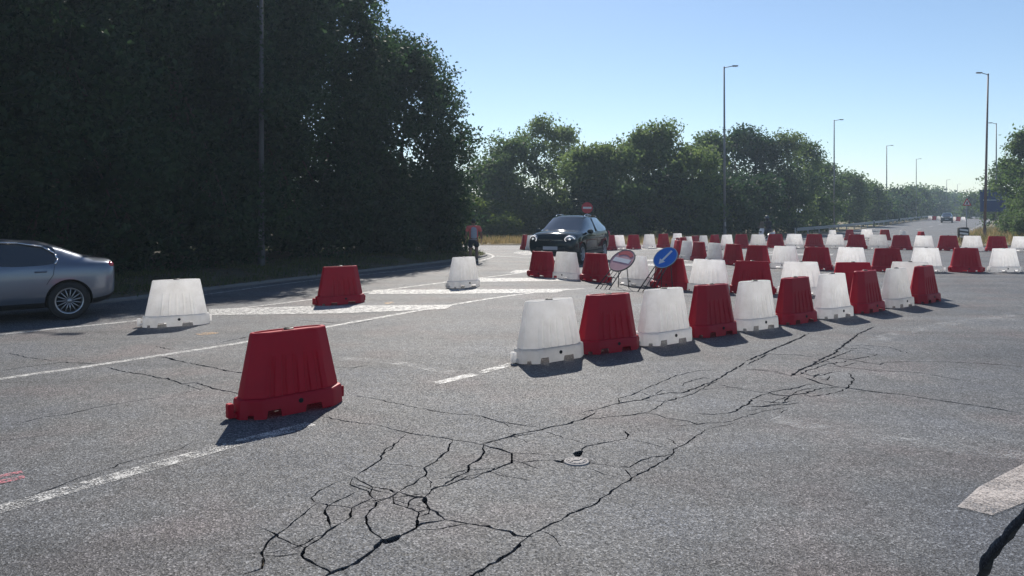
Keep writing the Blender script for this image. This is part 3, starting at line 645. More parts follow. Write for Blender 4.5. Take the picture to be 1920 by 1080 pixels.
def trestle_sign(px, py, yaw, lean, label, face):
    p = P(px, py); root = empty('trestle_sign', (p.x, p.y, 0)); tag(root, label, 'road sign')
    R = (Matrix.Rotation(math.radians(yaw), 4, 'Z') @ Matrix.Rotation(math.radians(-lean), 4, 'X') @ Matrix.Rotation(math.radians(9), 4, 'Y'))
    root.rotation_euler = R.to_euler()
    cz = 1.02 if face == 'no_entry' else 1.12
    if face == 'no_entry': round_sign_face(root, .38, 'sign_faded', 'sign_back', cz, bar=(.28, .068))
    else: round_sign_face(root, .335, 'sign_blue', 'panel_text', cz, arrow=True)
    if face == 'no_entry':
        bm = bmesh.new(); n = 18; pts = [(.33 * math.cos(a), cz + .33 * math.sin(a)) for a in [math.radians(38 + 104 * k / n) for k in range(n + 1)]] + [(.25 * math.cos(a), cz + .20 * math.sin(a)) for a in [math.radians(142 - 104 * k / n) for k in range(n + 1)]]
        flat(bm, pts, -.0105, .004); bm_obj('red_arc', bm, M['sign_red'], root)
    for s in (-1, 1):
        bm = bmesh.new(); tube(bm, (s * .21, .035, -.0), (s * .15, .035, cz + .2), .014, seg=8); bm_obj('front_leg', bm, M['dark_frame'], root, True)
    for z in (.20, .46):
        bm = bmesh.new(); tube(bm, (-.21 + .03 * z, .035, z), (.21 - .03 * z, .035, z), .011, seg=8); bm_obj('crossbar', bm, M['dark_frame'], root, True)
    for s in (-.07, .07):
        bm = bmesh.new(); tube(bm, (s, .035, .02), (s, .035, cz - .2), .010, seg=8); bm_obj('frame_rod', bm, M['dark_frame'], root, True)
    # the rear legs come down from the top of the leaning frame to the ground behind
    Ri = R.inverted(); top = Vector((0, .04, cz)); tw = R @ top; fwd = (Matrix.Rotation(math.radians(yaw), 3, 'Z') @ Vector((0, 1, 0)))
    for s in (-1, 1):
        side = Matrix.Rotation(math.radians(yaw), 3, 'Z') @ Vector((s * .17, 0, 0))
        foot = Vector((tw.x, tw.y, 0)) + fwd * .04 + side; foot.z = .005
        bm = bmesh.new(); tube(bm, (s * .13, .05, cz), Ri @ foot, .012, seg=8); bm_obj('rear_leg', bm, M['dark_frame'], root, True)
    return root
trestle_sign(1127, 542.5, -44, 44, 'faded weathered no entry sign on a tilted folding trestle before the barrier row', 'no_entry')
trestle_sign(1207, 548.5, -44, 40, 'blue round sign with a white arrow pointing down left on a tilted trestle', 'arrow')

# warning triangle, striped terminal, direction panel, sign back
def tri_sign():
    p = at(1813, 54); root = empty('warning_sign', (p.x, p.y, gz(p.x, p.y))); tag(root, 'triangular warning sign on a slim post at the bend of the far road', 'road sign')
    T = lambda s, cz: [(-s / 2, cz - s * .289), (s / 2, cz - s * .289), (0, cz + s * .577)]
    bm = bmesh.new(); flat(bm, T(.66, 2.8), 0, .02); bm_obj('sign_plate', bm, M['sign_back'], root)
    bm = bmesh.new(); flat(bm, T(.64, 2.8), -.006, .005); bm_obj('red_border', bm, M['sign_red'], root)
    bm = bmesh.new(); flat(bm, T(.42, 2.8), -.011, .004); bm_obj('white_field', bm, M['sign_white'], root)
    bm = bmesh.new(); flat(bm, [(-.04, 2.71), (.04, 2.71), (.06, 2.86), (-.02, 2.92), (-.05, 2.8)], -.016, .004); bm_obj('pictogram', bm, M['black'], root)
    bm = bmesh.new(); tube(bm, (0, .05, 0), (0, .05, 3.1), .03, seg=10); bm_obj('post', bm, M['steel'], root, True)
tri_sign()
def terminal():
    p = at(1806, 52); root = empty('striped_marker', (p.x, p.y, gz(p.x, p.y)), .25); tag(root, 'low black and white striped rounded marker where the verge splits', 'road marker')
    bm = bmesh.new(); lathe(bm, [(.38, 0), (.36, .25), (.36, .98), (.30, 1.06), (.0001, 1.07)], 20); bm_obj('drum', bm, M['black'], root, True)
    for z in (.36, .60, .84):
        bm = bmesh.new(); V = []
        for k in range(7):
            a = math.radians(180 + 10 + k * 15); dz = .012 * k
            V.append((bm.verts.new(((.366) * math.cos(a), .366 * math.sin(a), z - dz)), bm.verts.new(((.366) * math.cos(a), .366 * math.sin(a), z + .13 - dz))))
        for A, B in zip(V, V[1:]): bm.faces.new((A[0], B[0], B[1], A[1]))
        bm_obj('white_stripe', bm, M['sign_white'], root)
terminal()
def direction_sign():
    p = at(1866, 76); z0 = gz(p.x, p.y); root = empty('direction_sign', (p.x, p.y, z0), math.radians(-14)); tag(root, 'large dark blue direction panel half hidden by leaves beside the leaning lamp post', 'road sign')
    bm = bmesh.new(); box(bm, (0, .03, 3.3), (2.75, .05, 2.25)); bm_obj('panel', bm, M['panel_blue'], root)
    for z, h in ((3.98, .72), (3.12, .72), (2.5, .45)):
        bm = bmesh.new(); box(bm, (0, -.002, z), (2.62, .012, h)); bm_obj('text_panel', bm, M['panel_blue' if z > 3.5 else 'panel_blue'], root, bevel=.004)
    bm = bmesh.new(); box(bm, (.78, -.012, 3.12), (.95, .012, .62)); bm_obj('route_shield', bm, M['panel_dark'], root)
    bm = bmesh.new(); box(bm, (-.5, -.012, 3.36), (1.2, .008, .12)); bm_obj('pale_strip', bm, M['panel_text'], root)
    for s in (-.95, .95):
        bm = bmesh.new(); tube(bm, (s, .1, -.1), (s, .1, 4.4), .05, seg=10); bm_obj('post', bm, M['steel'], root, True)
direction_sign()
def back_sign():
    p = at(1666, 122); root = empty('sign_back', (p.x, p.y, gz(p.x, p.y)), math.radians(-20)); tag(root, 'dark square sign seen from the back above the guardrail', 'road sign')
    bm = bmesh.new(); box(bm, (0, 0, 2.6), (1.35, .03, 1.5)); bm_obj('plate', bm, M['sign_back'], root, bevel=.01)
    for z in (2.3, 2.9):
        bm = bmesh.new(); box(bm, (0, -.03, z), (1.2, .03, .05)); bm_obj('stiffener', bm, M['steel'], root)
    bm = bmesh.new(); tube(bm, (0, .06, 0), (0, .06, 3.1), .03, seg=8); bm_obj('post', bm, M['steel'], root, True)
back_sign()
def bollard(px, d, label):
    p = at(px, d); root = empty('delineator_post', (p.x, p.y, gz(p.x, p.y))); tag(root, label, 'post')
    bm = bmesh.new(); lathe(bm, [(.07, 0), (.065, .9), (.05, 1.02), (.0001, 1.05)], 12); bm_obj('stem', bm, M['black'], root, True)
    bm = bmesh.new(); lathe(bm, [(.069, .80), (.067, .93)], 12); bm_obj('reflector_band', bm, M['sign_white'], root, True)
bollard(1639, 100, 'short dark delineator post with white band in front of the guardrail')

# ------------------------------------------------------------------ vegetation
def leaf_mesh(name, pos, nrm_out, size, m, parent, tint, aspect=.62, flatness=0.35):
    """one bent leaf (two triangles) at every position; leaves lean outwards"""
    n = len(pos); rng = RNG
    up = rng.normal(size=(n, 3)); up[:, 2] -= .25; nrm = nrm_out * flatness * 2 + up; nrm /= np.linalg.norm(nrm, axis=1, keepdims=True)
    a = rng.normal(size=(n, 3)); a -= (a * nrm).sum(1, keepdims=True) * nrm; a /= np.linalg.norm(a, axis=1, keepdims=True); b = np.cross(nrm, a)
    s = size * rng.uniform(.6, 1.35, (n, 1))
    fold = nrm * s * .12
    V = np.empty((n, 4, 3)); V[:, 0] = pos - a * s * .5; V[:, 1] = pos + b * s * .5 * aspect + fold; V[:, 2] = pos + a * s * .5; V[:, 3] = pos - b * s * .5 * aspect + fold
    me = bpy.data.meshes.new(name); me.vertices.add(n * 4); me.vertices.foreach_set('co', V.reshape(-1))
    me.loops.add(n * 4); me.loops.foreach_set('vertex_index', np.arange(n * 4, dtype=np.int32))
    me.polygons.add(n); me.polygons.foreach_set('loop_start', np.arange(0, n * 4, 4, dtype=np.int32)); me.polygons.foreach_set('loop_total', np.full(n, 4, dtype=np.int32))
    at_ = me.attributes.new('tint', 'FLOAT', 'POINT'); at_.data.foreach_set('value', np.repeat(tint, 4).astype(np.float32))
    me.materials.append(m); me.update(); me.validate()
    return link(bpy.data.objects.new(name, me), parent)
def crown_points(lobes, n, shell=.55):
    vol = np.array([l[3] * l[4] * l[5] for l in lobes]) ** (2 / 3); k = RNG.choice(len(lobes), n, p=vol / vol.sum())
    d = RNG.normal(size=(n, 3)); d /= np.linalg.norm(d, axis=1, keepdims=True)
    L = np.array(lobes)[k]; r = (shell + (1 - shell) * RNG.random((n, 1)) ** .6) * (1 + .10 * RNG.normal(size=(n, 1)))
    return L[:, :3] + d * r * L[:, 3:6], d
def twigs_cluster(pos, d, per, spread):
    """gathers leaves into sprays so that the crown has clumps and gaps"""
    p = np.repeat(pos, per, 0) + RNG.normal(size=(len(pos) * per, 3)) * spread * np.array([1, 1, .75]); return p, np.repeat(d, per, 0)
def trunk_mesh(root, H, r, lobes, nb=7):
    bm = bmesh.new(); prev = Vector((0, 0, -.1)); pts = [prev]; rnd = random.Random(int(H * 1000))
    for k in range(1, 6):
        q = Vector((rnd.uniform(-1, 1) * .10 * k, rnd.uniform(-1, 1) * .10 * k, H * .8 * k / 5)); pts.append(q)
    for i in range(5): tube(bm, pts[i], pts[i + 1], r * (1 - i * .17), r * (1 - (i + 1) * .17), 8)
    o = bm_obj('trunk', bm, M['bark'], root, True)
    bm = bmesh.new()
    for l in lobes[:nb]:
        c = Vector(l[:3]); st = pts[2 + rnd.randrange(3)]; mid = st.lerp(c, .5) + Vector((0, 0, .2)); tube(bm, st, mid, r * .36, r * .22, 6); tube(bm, mid, c, r * .22, r * .06, 6)
        for q in range(3):
            e = c + Vector((rnd.uniform(-1, 1) * l[3], rnd.uniform(-1, 1) * l[4], rnd.uniform(-.4, .9) * l[5])) * .8; tube(bm, mid.lerp(c, .6), e, r * .10, r * .03, 5)
    bm_obj('limbs', bm, M['bark'], root, True)
def make_tree(name, x, y, z, H, R, label, group, m, nleaf, leaf, low=.1, nl=14, gap=.3, per=9, spread=.28, core=0, cat='tree', top_taper=.6, trunk=True, lobe=1.0, shoots=0):
    root = empty(name, (x, y, z)); tag(root, label, cat, group); rnd = random.Random(int(x * 97 + y * 31))
    lobes = []
    for k in range(nl):
        t = (k + .5) / nl; zz = H * (low + (1 - low) * t); rr = R * (1 - top_taper * max(0, t - .45) / .55) * (.75 + .25 * math.sin(min(1, t * 3) * math.pi / 2))
        a = k * 2.4 + rnd.uniform(-.5, .5); off = rr * (rnd.uniform(.35, .72) if lobe == 1 else rnd.uniform(.55, .86)); lr = R * rnd.uniform(.34, .52) * lobe
        zz = min(zz, H - lr * .75)
        lobes.append((off * math.cos(a), off * math.sin(a), max(zz, lr * .5), lr, lr, lr * rnd.uniform(.7, 1.0)))
    lobes.append((rnd.uniform(-.2, .2) * R, rnd.uniform(-.2, .2) * R, H - R * .32, R * .36, R * .36, R * .42))
    for k in range(shoots):
        a = rnd.uniform(0, 6.28); o_ = R * rnd.uniform(.1, .6); w_ = R * rnd.uniform(.09, .16); lobes.append((o_ * math.cos(a), o_ * math.sin(a), H * rnd.uniform(.82, 1.0) - o_ * .5, w_, w_, H * rnd.uniform(.05, .10)))
    if trunk: trunk_mesh(root, H, max(.07, H * .017), lobes)
    pos, d = crown_points(lobes, nleaf // per, 1 - gap - .15); pos, d = twigs_cluster(pos, d, per, spread)
    keep = pos[:, 2] > .05; pos, d = pos[keep], d[keep]
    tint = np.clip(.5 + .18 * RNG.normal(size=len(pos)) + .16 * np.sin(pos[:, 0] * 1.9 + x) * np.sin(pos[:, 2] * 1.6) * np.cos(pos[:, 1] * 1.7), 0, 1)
    leaf_mesh('crown', pos, d, leaf, M[m], root, tint)
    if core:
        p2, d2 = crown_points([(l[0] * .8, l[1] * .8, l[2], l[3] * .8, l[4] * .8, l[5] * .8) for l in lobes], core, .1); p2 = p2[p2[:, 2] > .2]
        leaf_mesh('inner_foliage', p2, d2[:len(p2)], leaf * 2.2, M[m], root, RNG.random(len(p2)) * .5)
    return root

# dense wood on the near verge: trees in two lines parallel to the kerb
ux, uy = .41, .912
wood = [(-5.3, 36.2, 10.2, 4.1, 'rounded dense tree at the corner of the dark wood, behind the walking person'), (-8.0, 32.3, 12.4, 4.1, None), (-9.7, 28.6, 11.6, 4.2, None), (-11.3, 25.0, 10.8, 4.1, None), (-13.0, 21.3, 10.4, 4.1, None), (-14.7, 17.6, 10.2, 4.2, None), (-16.4, 13.9, 9.8, 4.2, None)]
for k, (x, y, H, R, lb) in enumerate(wood):
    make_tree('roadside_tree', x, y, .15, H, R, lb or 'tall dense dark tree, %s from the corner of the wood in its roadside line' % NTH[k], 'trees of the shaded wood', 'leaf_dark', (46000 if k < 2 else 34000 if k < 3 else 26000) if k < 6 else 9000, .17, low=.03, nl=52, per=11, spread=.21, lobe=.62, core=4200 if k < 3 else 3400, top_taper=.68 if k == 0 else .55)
for k in range(6):
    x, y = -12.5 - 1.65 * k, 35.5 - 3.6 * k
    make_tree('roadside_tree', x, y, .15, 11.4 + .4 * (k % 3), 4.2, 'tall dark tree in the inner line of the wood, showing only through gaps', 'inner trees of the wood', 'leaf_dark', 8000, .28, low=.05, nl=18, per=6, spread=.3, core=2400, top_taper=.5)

for k, (x, y, H, R, lb) in enumerate(((-3.7, 35.6, 3.6, 1.9, 'dense dark shrub at the kerb corner of the wood beside the walking person'), (-5.2, 32.6, 3.4, 1.8, 'dense dark shrub under the corner tree of the wood'), (-6.6, 37.4, 4.2, 2.0, 'tall dark shrub on the crossing side of the wood corner'))):
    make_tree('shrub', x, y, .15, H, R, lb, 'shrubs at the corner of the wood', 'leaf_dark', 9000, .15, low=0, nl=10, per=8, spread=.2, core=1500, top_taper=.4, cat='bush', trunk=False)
# trees beyond the crossing
def bg(px, ytop, d, R, m, label, n=6500, leaf=.26, gap=.35, low=.08, taper=.65, per=12, spread=.30, core=650, nl=22, name='broadleaf_tree', group='trees beyond the crossing', cat='tree'):
    k_ = (px - 960) / FPX
    if 1440 < px < 1830 and k_ < .66: d = max(d, min(275, (20.9 + R) / (.685 - k_)))
    leaf = max(leaf, d * .0031); spread = max(spread, d * .0042)
    p = at(px, d); z = gz(p.x, p.y); H = CAM_H + (HOR - ytop) / FPX * d - z
    return make_tree(name, p.x, p.y, z, H, R, label, group, m, n, leaf, low=low, nl=nl, gap=gap, per=per, spread=spread, core=core, top_taper=taper, cat=cat, trunk=cat == 'tree', lobe=.78 if cat == 'tree' else 1.0, shoots=9 if cat == 'tree' else 3)
bg(918, 300, 62, 3.2, 'leaf_mid', 'bushy green tree just clear of the dark wood, behind the walking person')
bg(962, 258, 65, 3.8, 'leaf_mid', 'dark rounded tree between the dark wood and the feathery tree')
bg(1012, 222, 68, 2.9, 'leaf_light', 'tall feathery tree with a loose pointed crown behind the dark car', gap=.5, taper=.75, n=5200, core=120)
bg(1058, 238, 69, 2.7, 'leaf_light', 'feathery tree with see-through crown right beside the tallest feathery one', gap=.5, taper=.7, n=4800, core=120)
bg(1098, 276, 60, 3.3, 'leaf_light', 'pale green bushy tree behind the upright no entry sign')
bg(1148, 272, 60, 3.6, 'leaf_light', 'light green full tree beside the one behind the no entry sign')
bg(1200, 246, 63, 3.2, 'leaf_light', 'loose light green tree leaning on the broad tall crown', gap=.45)
bg(1236, 231, 63, 3.4, 'leaf_light', 'broad tall light green tree midway between no entry sign and lamp post', gap=.42)
bg(1292, 272, 60, 3.7, 'leaf_light', 'light green tree left of the tall lamp post on the verge')
bg(1335, 250, 73, 3.5, 'leaf_mid', 'mid green tree whose crown shows behind the tall lamp post')
bg(1385, 238, 75, 4.2, 'leaf_dark', 'dark flat-topped broad tree to the right of the tall lamp post', n=8000)
bg(1430, 258, 76, 4.2, 'leaf_dark', 'dark tree joined to the flat-topped broad one', n=8000)
bg(1478, 249, 73, 2.7, 'leaf_light', 'feathery thin tree above the scooter rider', gap=.55, taper=.7, n=4500, core=100)
bg(1508, 268, 76, 3.0, 'leaf_mid', 'feathery tree with spreading twigs next to the guardrail lamp post', gap=.5, core=150)
bg(1545, 305, 76, 3.0, 'leaf_mid', 'rounded tree directly behind the near guardrail lamp post')
bg(1592, 326, 82, 3.4, 'leaf_mid', 'small tree behind the middle of the guardrail')
bg(1625, 345, 92, 3.4, 'leaf_mid', 'low tree beside the dark sign back')
for k, (px, yt, d, R) in enumerate(((1400, 330, 64, 3.4), (1455, 325, 66, 3.4), (1345, 335, 60, 3.0), (1500, 340, 68, 3.2), (1250, 330, 58, 3.0), (1180, 345, 57, 2.8), (1125, 350, 57, 2.6), (1305, 350, 57, 2.6))):
    bg(px, yt, d, R, 'leaf_mid' if k % 2 else 'leaf_dark', 'leafy undergrowth tree filling the front of the tree belt beyond the crossing', n=5200, group='undergrowth trees', nl=10, taper=.4, low=.02)
for px, yt, d, R, lb in ((886, 372, 57, 2.1, 'vine covered bush next to the walking person'), (928, 386, 59, 2.2, 'low vine covered bush left of the dark car'), (968, 348, 61, 2.7, 'tall vine draped bush behind the bonnet of the dark car'), (1012, 372, 60, 2.4, 'round vine draped bush behind the dark car roof'), (948, 408, 55.5, 1.2, 'small low bush at the edge of the dry grass')):
    bg(px, yt, d, R, 'leaf_ivy', lb, n=5200, leaf=.2, name='vine_bush', cat='bush', group='vine covered bushes', nl=8, taper=.35, low=.0, gap=.2, spread=.22)
for px, yt, d, R, lb in ((1685, 352, 128, 4.2, 'distant round tree beyond the guardrail end'), (1718, 350, 132, 4.2, 'distant flat tree behind the far guardrail lamp post'), (1752, 356, 150, 4.2, 'distant tree with a stray bare twig above the oncoming car'), (1788, 366, 175, 4.4, 'distant tree left of the warning triangle'), (1840, 360, 165, 5.0, 'hazy distant tree between warning triangle and direction sign'), (1815, 388, 200, 4.0, 'low hazy tree at the end of the far road')):
    bg(px, yt, d, R, 'leaf_mid', lb, n=3200, leaf=.42, spread=.5, core=400, group='distant trees')
for k in range(9):
    bg(1640 + k * 17, 378 - (k % 3) * 4, 120 + k * 9, 3.4, 'leaf_dark', 'low dark distant tree in the belt along the far road', n=1800, leaf=.45, spread=.5, core=350, group='belt along the far road', nl=8, taper=.4)
for px, yt, d, R, m, lb in ((1925, 246, 66, 2.6, 'leaf_mid', 'tall tree behind the blue direction sign with a dark overhanging crown'), (1893, 300, 90, 3.4, 'leaf_mid', 'loose tree rising directly behind the blue direction sign'), (1995, 296, 60, 3.6, 'leaf_mid', 'broad tree on the right verge'),):
    bg(px, yt, d, R, m, lb, n=6500, group='trees on the right verge', gap=.42)
for px, yt, d, R in ((1908, 366, 84, 2.0), (1932, 374, 66, 1.8), (1962, 360, 62, 2.4), (1906, 404, 64, 1.1), (1934, 398, 58, 1.4)):
    bg(px, yt, d, R, 'leaf_mid', 'dense bush at the foot of the blue direction sign', n=4200, leaf=.2, name='verge_bush', cat='bush', group='bushes under the direction sign', nl=8, taper=.35, low=0, gap=.2, spread=.22)

def blades(name, pts, h, w, m):
    n = len(pts); a = RNG.uniform(0, 2 * math.pi, n); lean = RNG.normal(size=(n, 2)) * .35; hh = h * RNG.uniform(.4, 1.3, n)
    V = np.empty((n, 3, 3)); V[:, 0] = pts; V[:, 1] = pts; V[:, 2] = pts
    V[:, 0, 0] -= np.cos(a) * w; V[:, 0, 1] -= np.sin(a) * w; V[:, 1, 0] += np.cos(a) * w; V[:, 1, 1] += np.sin(a) * w
    V[:, 2, 2] += hh; V[:, 2, 0] += lean[:, 0] * hh; V[:, 2, 1] += lean[:, 1] * hh
    me = bpy.data.meshes.new(name); me.vertices.add(n * 3); me.vertices.foreach_set('co', V.reshape(-1)); me.loops.add(n * 3); me.loops.foreach_set('vertex_index', np.arange(n * 3, dtype=np.int32))
    me.polygons.add(n); me.polygons.foreach_set('loop_start', np.arange(0, n * 3, 3, dtype=np.int32)); me.polygons.foreach_set('loop_total', np.full(n, 3, dtype=np.int32))
    t = me.attributes.new('tint', 'FLOAT', 'POINT'); t.data.foreach_set('value', np.repeat(RNG.random(n), 3).astype(np.float32)); me.materials.append(M[m]); me.update(); me.validate()
    return link(bpy.data.objects.new(name, me))
def scatter(n, x0, x1, y0, y1, ok, zf, clump=True):
    out = []
    while len(out) < n:
        x, y = random.uniform(x0, x1), random.uniform(y0, y1)
        if not ok(x, y): continue
        for _ in range(6 if clump else 1):
            xx, yy = x + random.gauss(0, .12), y + random.gauss(0, .12); out.append((xx, yy, zf(xx, yy)))
    return np.array(out)
g = blades('dry_grass', scatter(26000, -14, 30, 47.6, 62, lambda x, y: x < xl(y) - .4, lambda x, y: gz(x, y) + .03), .45, .022, 'grass_dry'); tag(g, 'dry yellow grass along the verge before the tree belt', 'grass', kind='stuff')
g = blades('green_grass', scatter(12000, -14, 62, 48, 90, lambda x, y: (x < xl(y) - .4 and y < 64) or x > xr(y) + .4, lambda x, y: gz(x, y) + .03), .5, .025, 'grass_green'); tag(g, 'green weeds mixed into the verges along the far road', 'grass', kind='stuff')
g = blades('dry_weeds', scatter(9000, 26, 62, 47, 85, lambda x, y: x > xr(y) + .3, lambda x, y: gz(x, y) + .03), .6, .025, 'grass_dry'); tag(g, 'dry straw coloured weeds on the verge under the direction sign', 'grass', kind='stuff')
g = blades('verge_grass', scatter(20000, -18, -1, 5, 39, lambda x, y: in_verge(x, y) and edge_dist(x, y) > .12 and edge_dist(x, y) < 4 and math.sin(x * 1.3 + y) * math.sin(y * .9) > -.5, verge_z), .16, .010, 'grass_green'); tag(g, 'short dark grass on the shaded verge under the wood', 'grass', kind='stuff')
lp = scatter(7000, -16, -1.5, 7, 38, lambda x, y: in_verge(x, y) and edge_dist(x, y) < 3.5, verge_z, False); lp[:, 2] += .02
o = leaf_mesh('leaf_litter', lp, np.tile([[0, 0, 3.0]], (len(lp), 1)), .075, M['litter'], None, RNG.random(len(lp)), flatness=1.0); tag(o, 'dry brown fallen leaves scattered on the shaded verge', 'leaf litter', kind='stuff')

# ------------------------------------------------------------------ cars
def car_paint(name, col, metal=.5, rough=.28):
    m, n, l, b = mat(name); b.inputs['Base Color'].default_value = (*col, 1); b.inputs['Metallic'].default_value = metal; b.inputs['Roughness'].default_value = rough
    b.inputs['Coat Weight'].default_value = 1 if metal > .4 else .75; b.inputs['Coat Roughness'].default_value = .05; b.inputs['Specular IOR Level'].default_value = .5 if metal > .4 else 0.0
    return m
M['silver'] = car_paint('silver_paint', (.16, .185, .23), .6, .28); M['teal'] = car_paint('dark_green_paint', (.009, .019, .022), .0, .5); M['charcoal'] = car_paint('charcoal_paint', (.03, .032, .036), .3, .3)
M['glass'] = simple('car_glass', (.012, .015, .017), .03, 0, spec=1.0, coat=1.0); M['chrome'] = simple('chrome', (.6, .6, .62), .15, 1.0); M['trim'] = simple('black_trim', (.014, .014, .015), .55)
M['rim'] = simple('alloy', (.42, .43, .45), .35, .8); M['taillamp'] = simple('tail_lamp', (.42, .012, .02), .12, coat=1.0); M['lens'] = simple('lamp_lens', (.35, .36, .38), .08, .6, coat=1.0)
M['plate'] = simple('number_plate', (.55, .56, .58), .4); M['well'] = simple('wheel_well', (.006, .006, .006), .95)
m, n_, l_, b_ = mat('running_light'); b_.inputs['Emission Color'].default_value = (1, .97, .92, 1); b_.inputs['Emission Strength'].default_value = 0.45; b_.inputs['Base Color'].default_value = (.8, .8, .8, 1); M['drl'] = m

def islands(me):
    bm = bmesh.new(); bm.from_mesh(me); left = set(bm.faces); out = []
    while left:
        st_ = [left.pop()]; comp = set(st_)
        while st_:
            for e in st_.pop().edges:
                for f in e.link_faces:
                    if f in left: left.discard(f); comp.add(f); st_.append(f)
        ids = {f.index for f in comp}; b2 = bm.copy(); b2.faces.ensure_lookup_table(); bmesh.ops.delete(b2, geom=[f for f in b2.faces if f.index not in ids], context='FACES')
        if len(ids) > 6: m2 = me.copy(); b2.to_mesh(m2); out.append(m2)
        b2.free()
    bm.free(); return out
def car_shell(root, st, paint, side, wind, rear, axles, wr, rear_full=True):
    """body skinned over sections along the length; windows and lower trim are split off as parts"""
    names = ['body', 'side_window', 'windscreen', 'rear_window', 'sill_trim', 'wheel_arch']; mats = [paint, M['glass'], M['glass'], M['glass'], M['trim'], M['well']]
    V, F, MI = [], [], []; ns = len(st)
    def sect(s):
        x, zb, w, z5, y5, z7, y7, z9 = s
        h = [(0, zb), (w * .80, zb), (w * .965, zb + .10), (w, lerp(zb, z5, .48)), (w * .985, z5 - .09), (y5, z5), (lerp(y5, y7, .52) + .012, lerp(z5, z7, .55)), (y7, z7), (y7 * .66, lerp(z7, z9, .72)), (0, z9)]
        return [(x, y, z) for y, z in h] + [(x, -y, z) for y, z in reversed(h[1:-1])]
    for s in st: V += sect(s)
    k = len(sect(st[0]))
    for i in range(ns - 1):
        for j in range(k):
            F.append((i * k + j, i * k + (j + 1) % k, (i + 1) * k + (j + 1) % k, (i + 1) * k + j)); jj = j if j < 9 else k - 1 - j; mi = 0
            if jj in (5, 6) and i in side: mi = 1
            if jj in (7, 8) and i in wind: mi = 2
            if jj in ((7, 8) if rear_full else (8,)) and i in rear: mi = 3
            if jj in (0, 1): mi = 4
            MI.append(mi)
    F.append(tuple(range(k))); MI.append(0); F.append(tuple(range((ns - 1) * k, ns * k))[::-1]); MI.append(0)
    me = bpy.data.meshes.new('shell'); me.from_pydata(V, [], F)
    for m_ in mats: me.materials.append(m_)
    me.polygons.foreach_set('material_index', MI)
    bm = bmesh.new(); bm.from_mesh(me); cl = bm.edges.layers.float.new('crease_edge')
    for e in bm.edges:
        ms = {f.material_index for f in e.link_faces}
        if len(ms) > 1 and ms & {1, 2, 3}: e[cl] = .75
    bmesh.ops.recalc_face_normals(bm, faces=bm.faces[:]); bm.to_mesh(me); bm.free()
    tmp = bpy.data.objects.new('shell', me); COL.objects.link(tmp)
    ss = tmp.modifiers.new('s', 'SUBSURF'); ss.levels = 2; ss.render_levels = 2
    bc = bmesh.new()
    for ax in axles:
        for s in (-1, 1): tube(bc, (ax, s * .58, wr), (ax, s * 1.2, wr), wr * 1.13, seg=32)
    mc = bpy.data.meshes.new('cut'); bc.to_mesh(mc); bc.free(); mc.materials.append(M['well']); cut = bpy.data.objects.new('cut', mc); COL.objects.link(cut)
    bo = tmp.modifiers.new('b', 'BOOLEAN'); bo.object = cut; bo.operation = 'DIFFERENCE'; bo.solver = 'EXACT'; bo.material_mode = 'TRANSFER'
    dg = bpy.context.evaluated_depsgraph_get(); ev = tmp.evaluated_get(dg); res = bpy.data.meshes.new_from_object(ev)
    slot = [m_.name if m_ else '' for m_ in res.materials]
    parts = {}
    bm = bmesh.new(); bm.from_mesh(res)
    for q, nm in enumerate(names):
        b2 = bm.copy()
        if q == 5: idx = {i for i, s in enumerate(slot) if s == 'wheel_well'}
        else: idx = {q}
        bmesh.ops.delete(b2, geom=[f for f in b2.faces if f.material_index not in idx], context='FACES')
        if not b2.faces: b2.free(); continue
        for f in b2.faces: f.material_index = 0
        me2 = bpy.data.meshes.new(nm); b2.to_mesh(me2); b2.free(); me2.materials.append(mats[q]); me2.polygons.foreach_set('use_smooth', [q != 5] * len(me2.polygons))
        if q in (0, 4): me2.set_sharp_from_angle(angle=math.radians(40))
        for piece in islands(me2) if q in (1, 2, 3, 5) else [me2]: parts[nm] = link(bpy.data.objects.new(nm, piece), root)
    bm.free(); bpy.data.objects.remove(tmp); bpy.data.objects.remove(cut)
    return parts
def wheel(root, x, side, r, rr, y, spokes):
    hub = bmesh.new(); lathe(hub, [(.0001, .005), (.035, .005), (.04, -.02)], 16, 'Y'); 
    h = bm_obj('wheel', hub, M['rim'], root, True); h.location = (x, side * y, r); h.rotation_euler = (0, 0, math.pi if side < 0 else 0)
    w = .205; prof = [(rr, -w * .9), (rr + .02, -w), (r - .03, -w), (r, -w * .85), (r, -.03), (r - .03, -.004), (rr + .025, 0), (rr, -.012)]
    bm = bmesh.new(); lathe(bm, prof, 36, 'Y'); bm_obj('tyre', bm, M['black'], h, True)
    bm = bmesh.new(); lathe(bm, [(rr + .002, -.005), (rr - .008, -.006), (rr - .022, -.02), (rr - .026, -.12), (rr + .001, -.15)], 36, 'Y')
    for k in range(spokes):
        a = 2 * math.pi * k / spokes; c = (lerp(.03, rr - .01, .5)); d = Vector((math.cos(a), 0, math.sin(a)))
        box(bm, d * c + Vector((0, -.025, 0)), (rr - .035, .018, .016 if spokes > 8 else .05), Matrix.Rotation(-a, 3, 'Y'))
    bm_obj('rim', bm, M['rim'], h, True)
    bm = bmesh.new(); lathe(bm, [(rr - .03, -.09), (.0001, -.088)], 24, 'Y'); bm_obj('brake_disc', bm, M['well'], h)
def ellipsoid(name, c, s, m, root, seg=20, rot=None):
    bm = bmesh.new(); bmesh.ops.create_uvsphere(bm, u_segments=seg, v_segments=12, radius=1, matrix=Matrix.Translation(c) @ (rot.to_4x4() if rot else Matrix.Identity(4)) @ Matrix.Diagonal((*s, 1))); return bm_obj(name, bm, M[m], root, True)
def handle(root, x, y, z, m):
    for s in (-1, 1):
        bm = bmesh.new(); box(bm, (x, s * y, z), (.20, .03, .028)); bm_obj('door_handle', bm, M[m], root, True, .01)
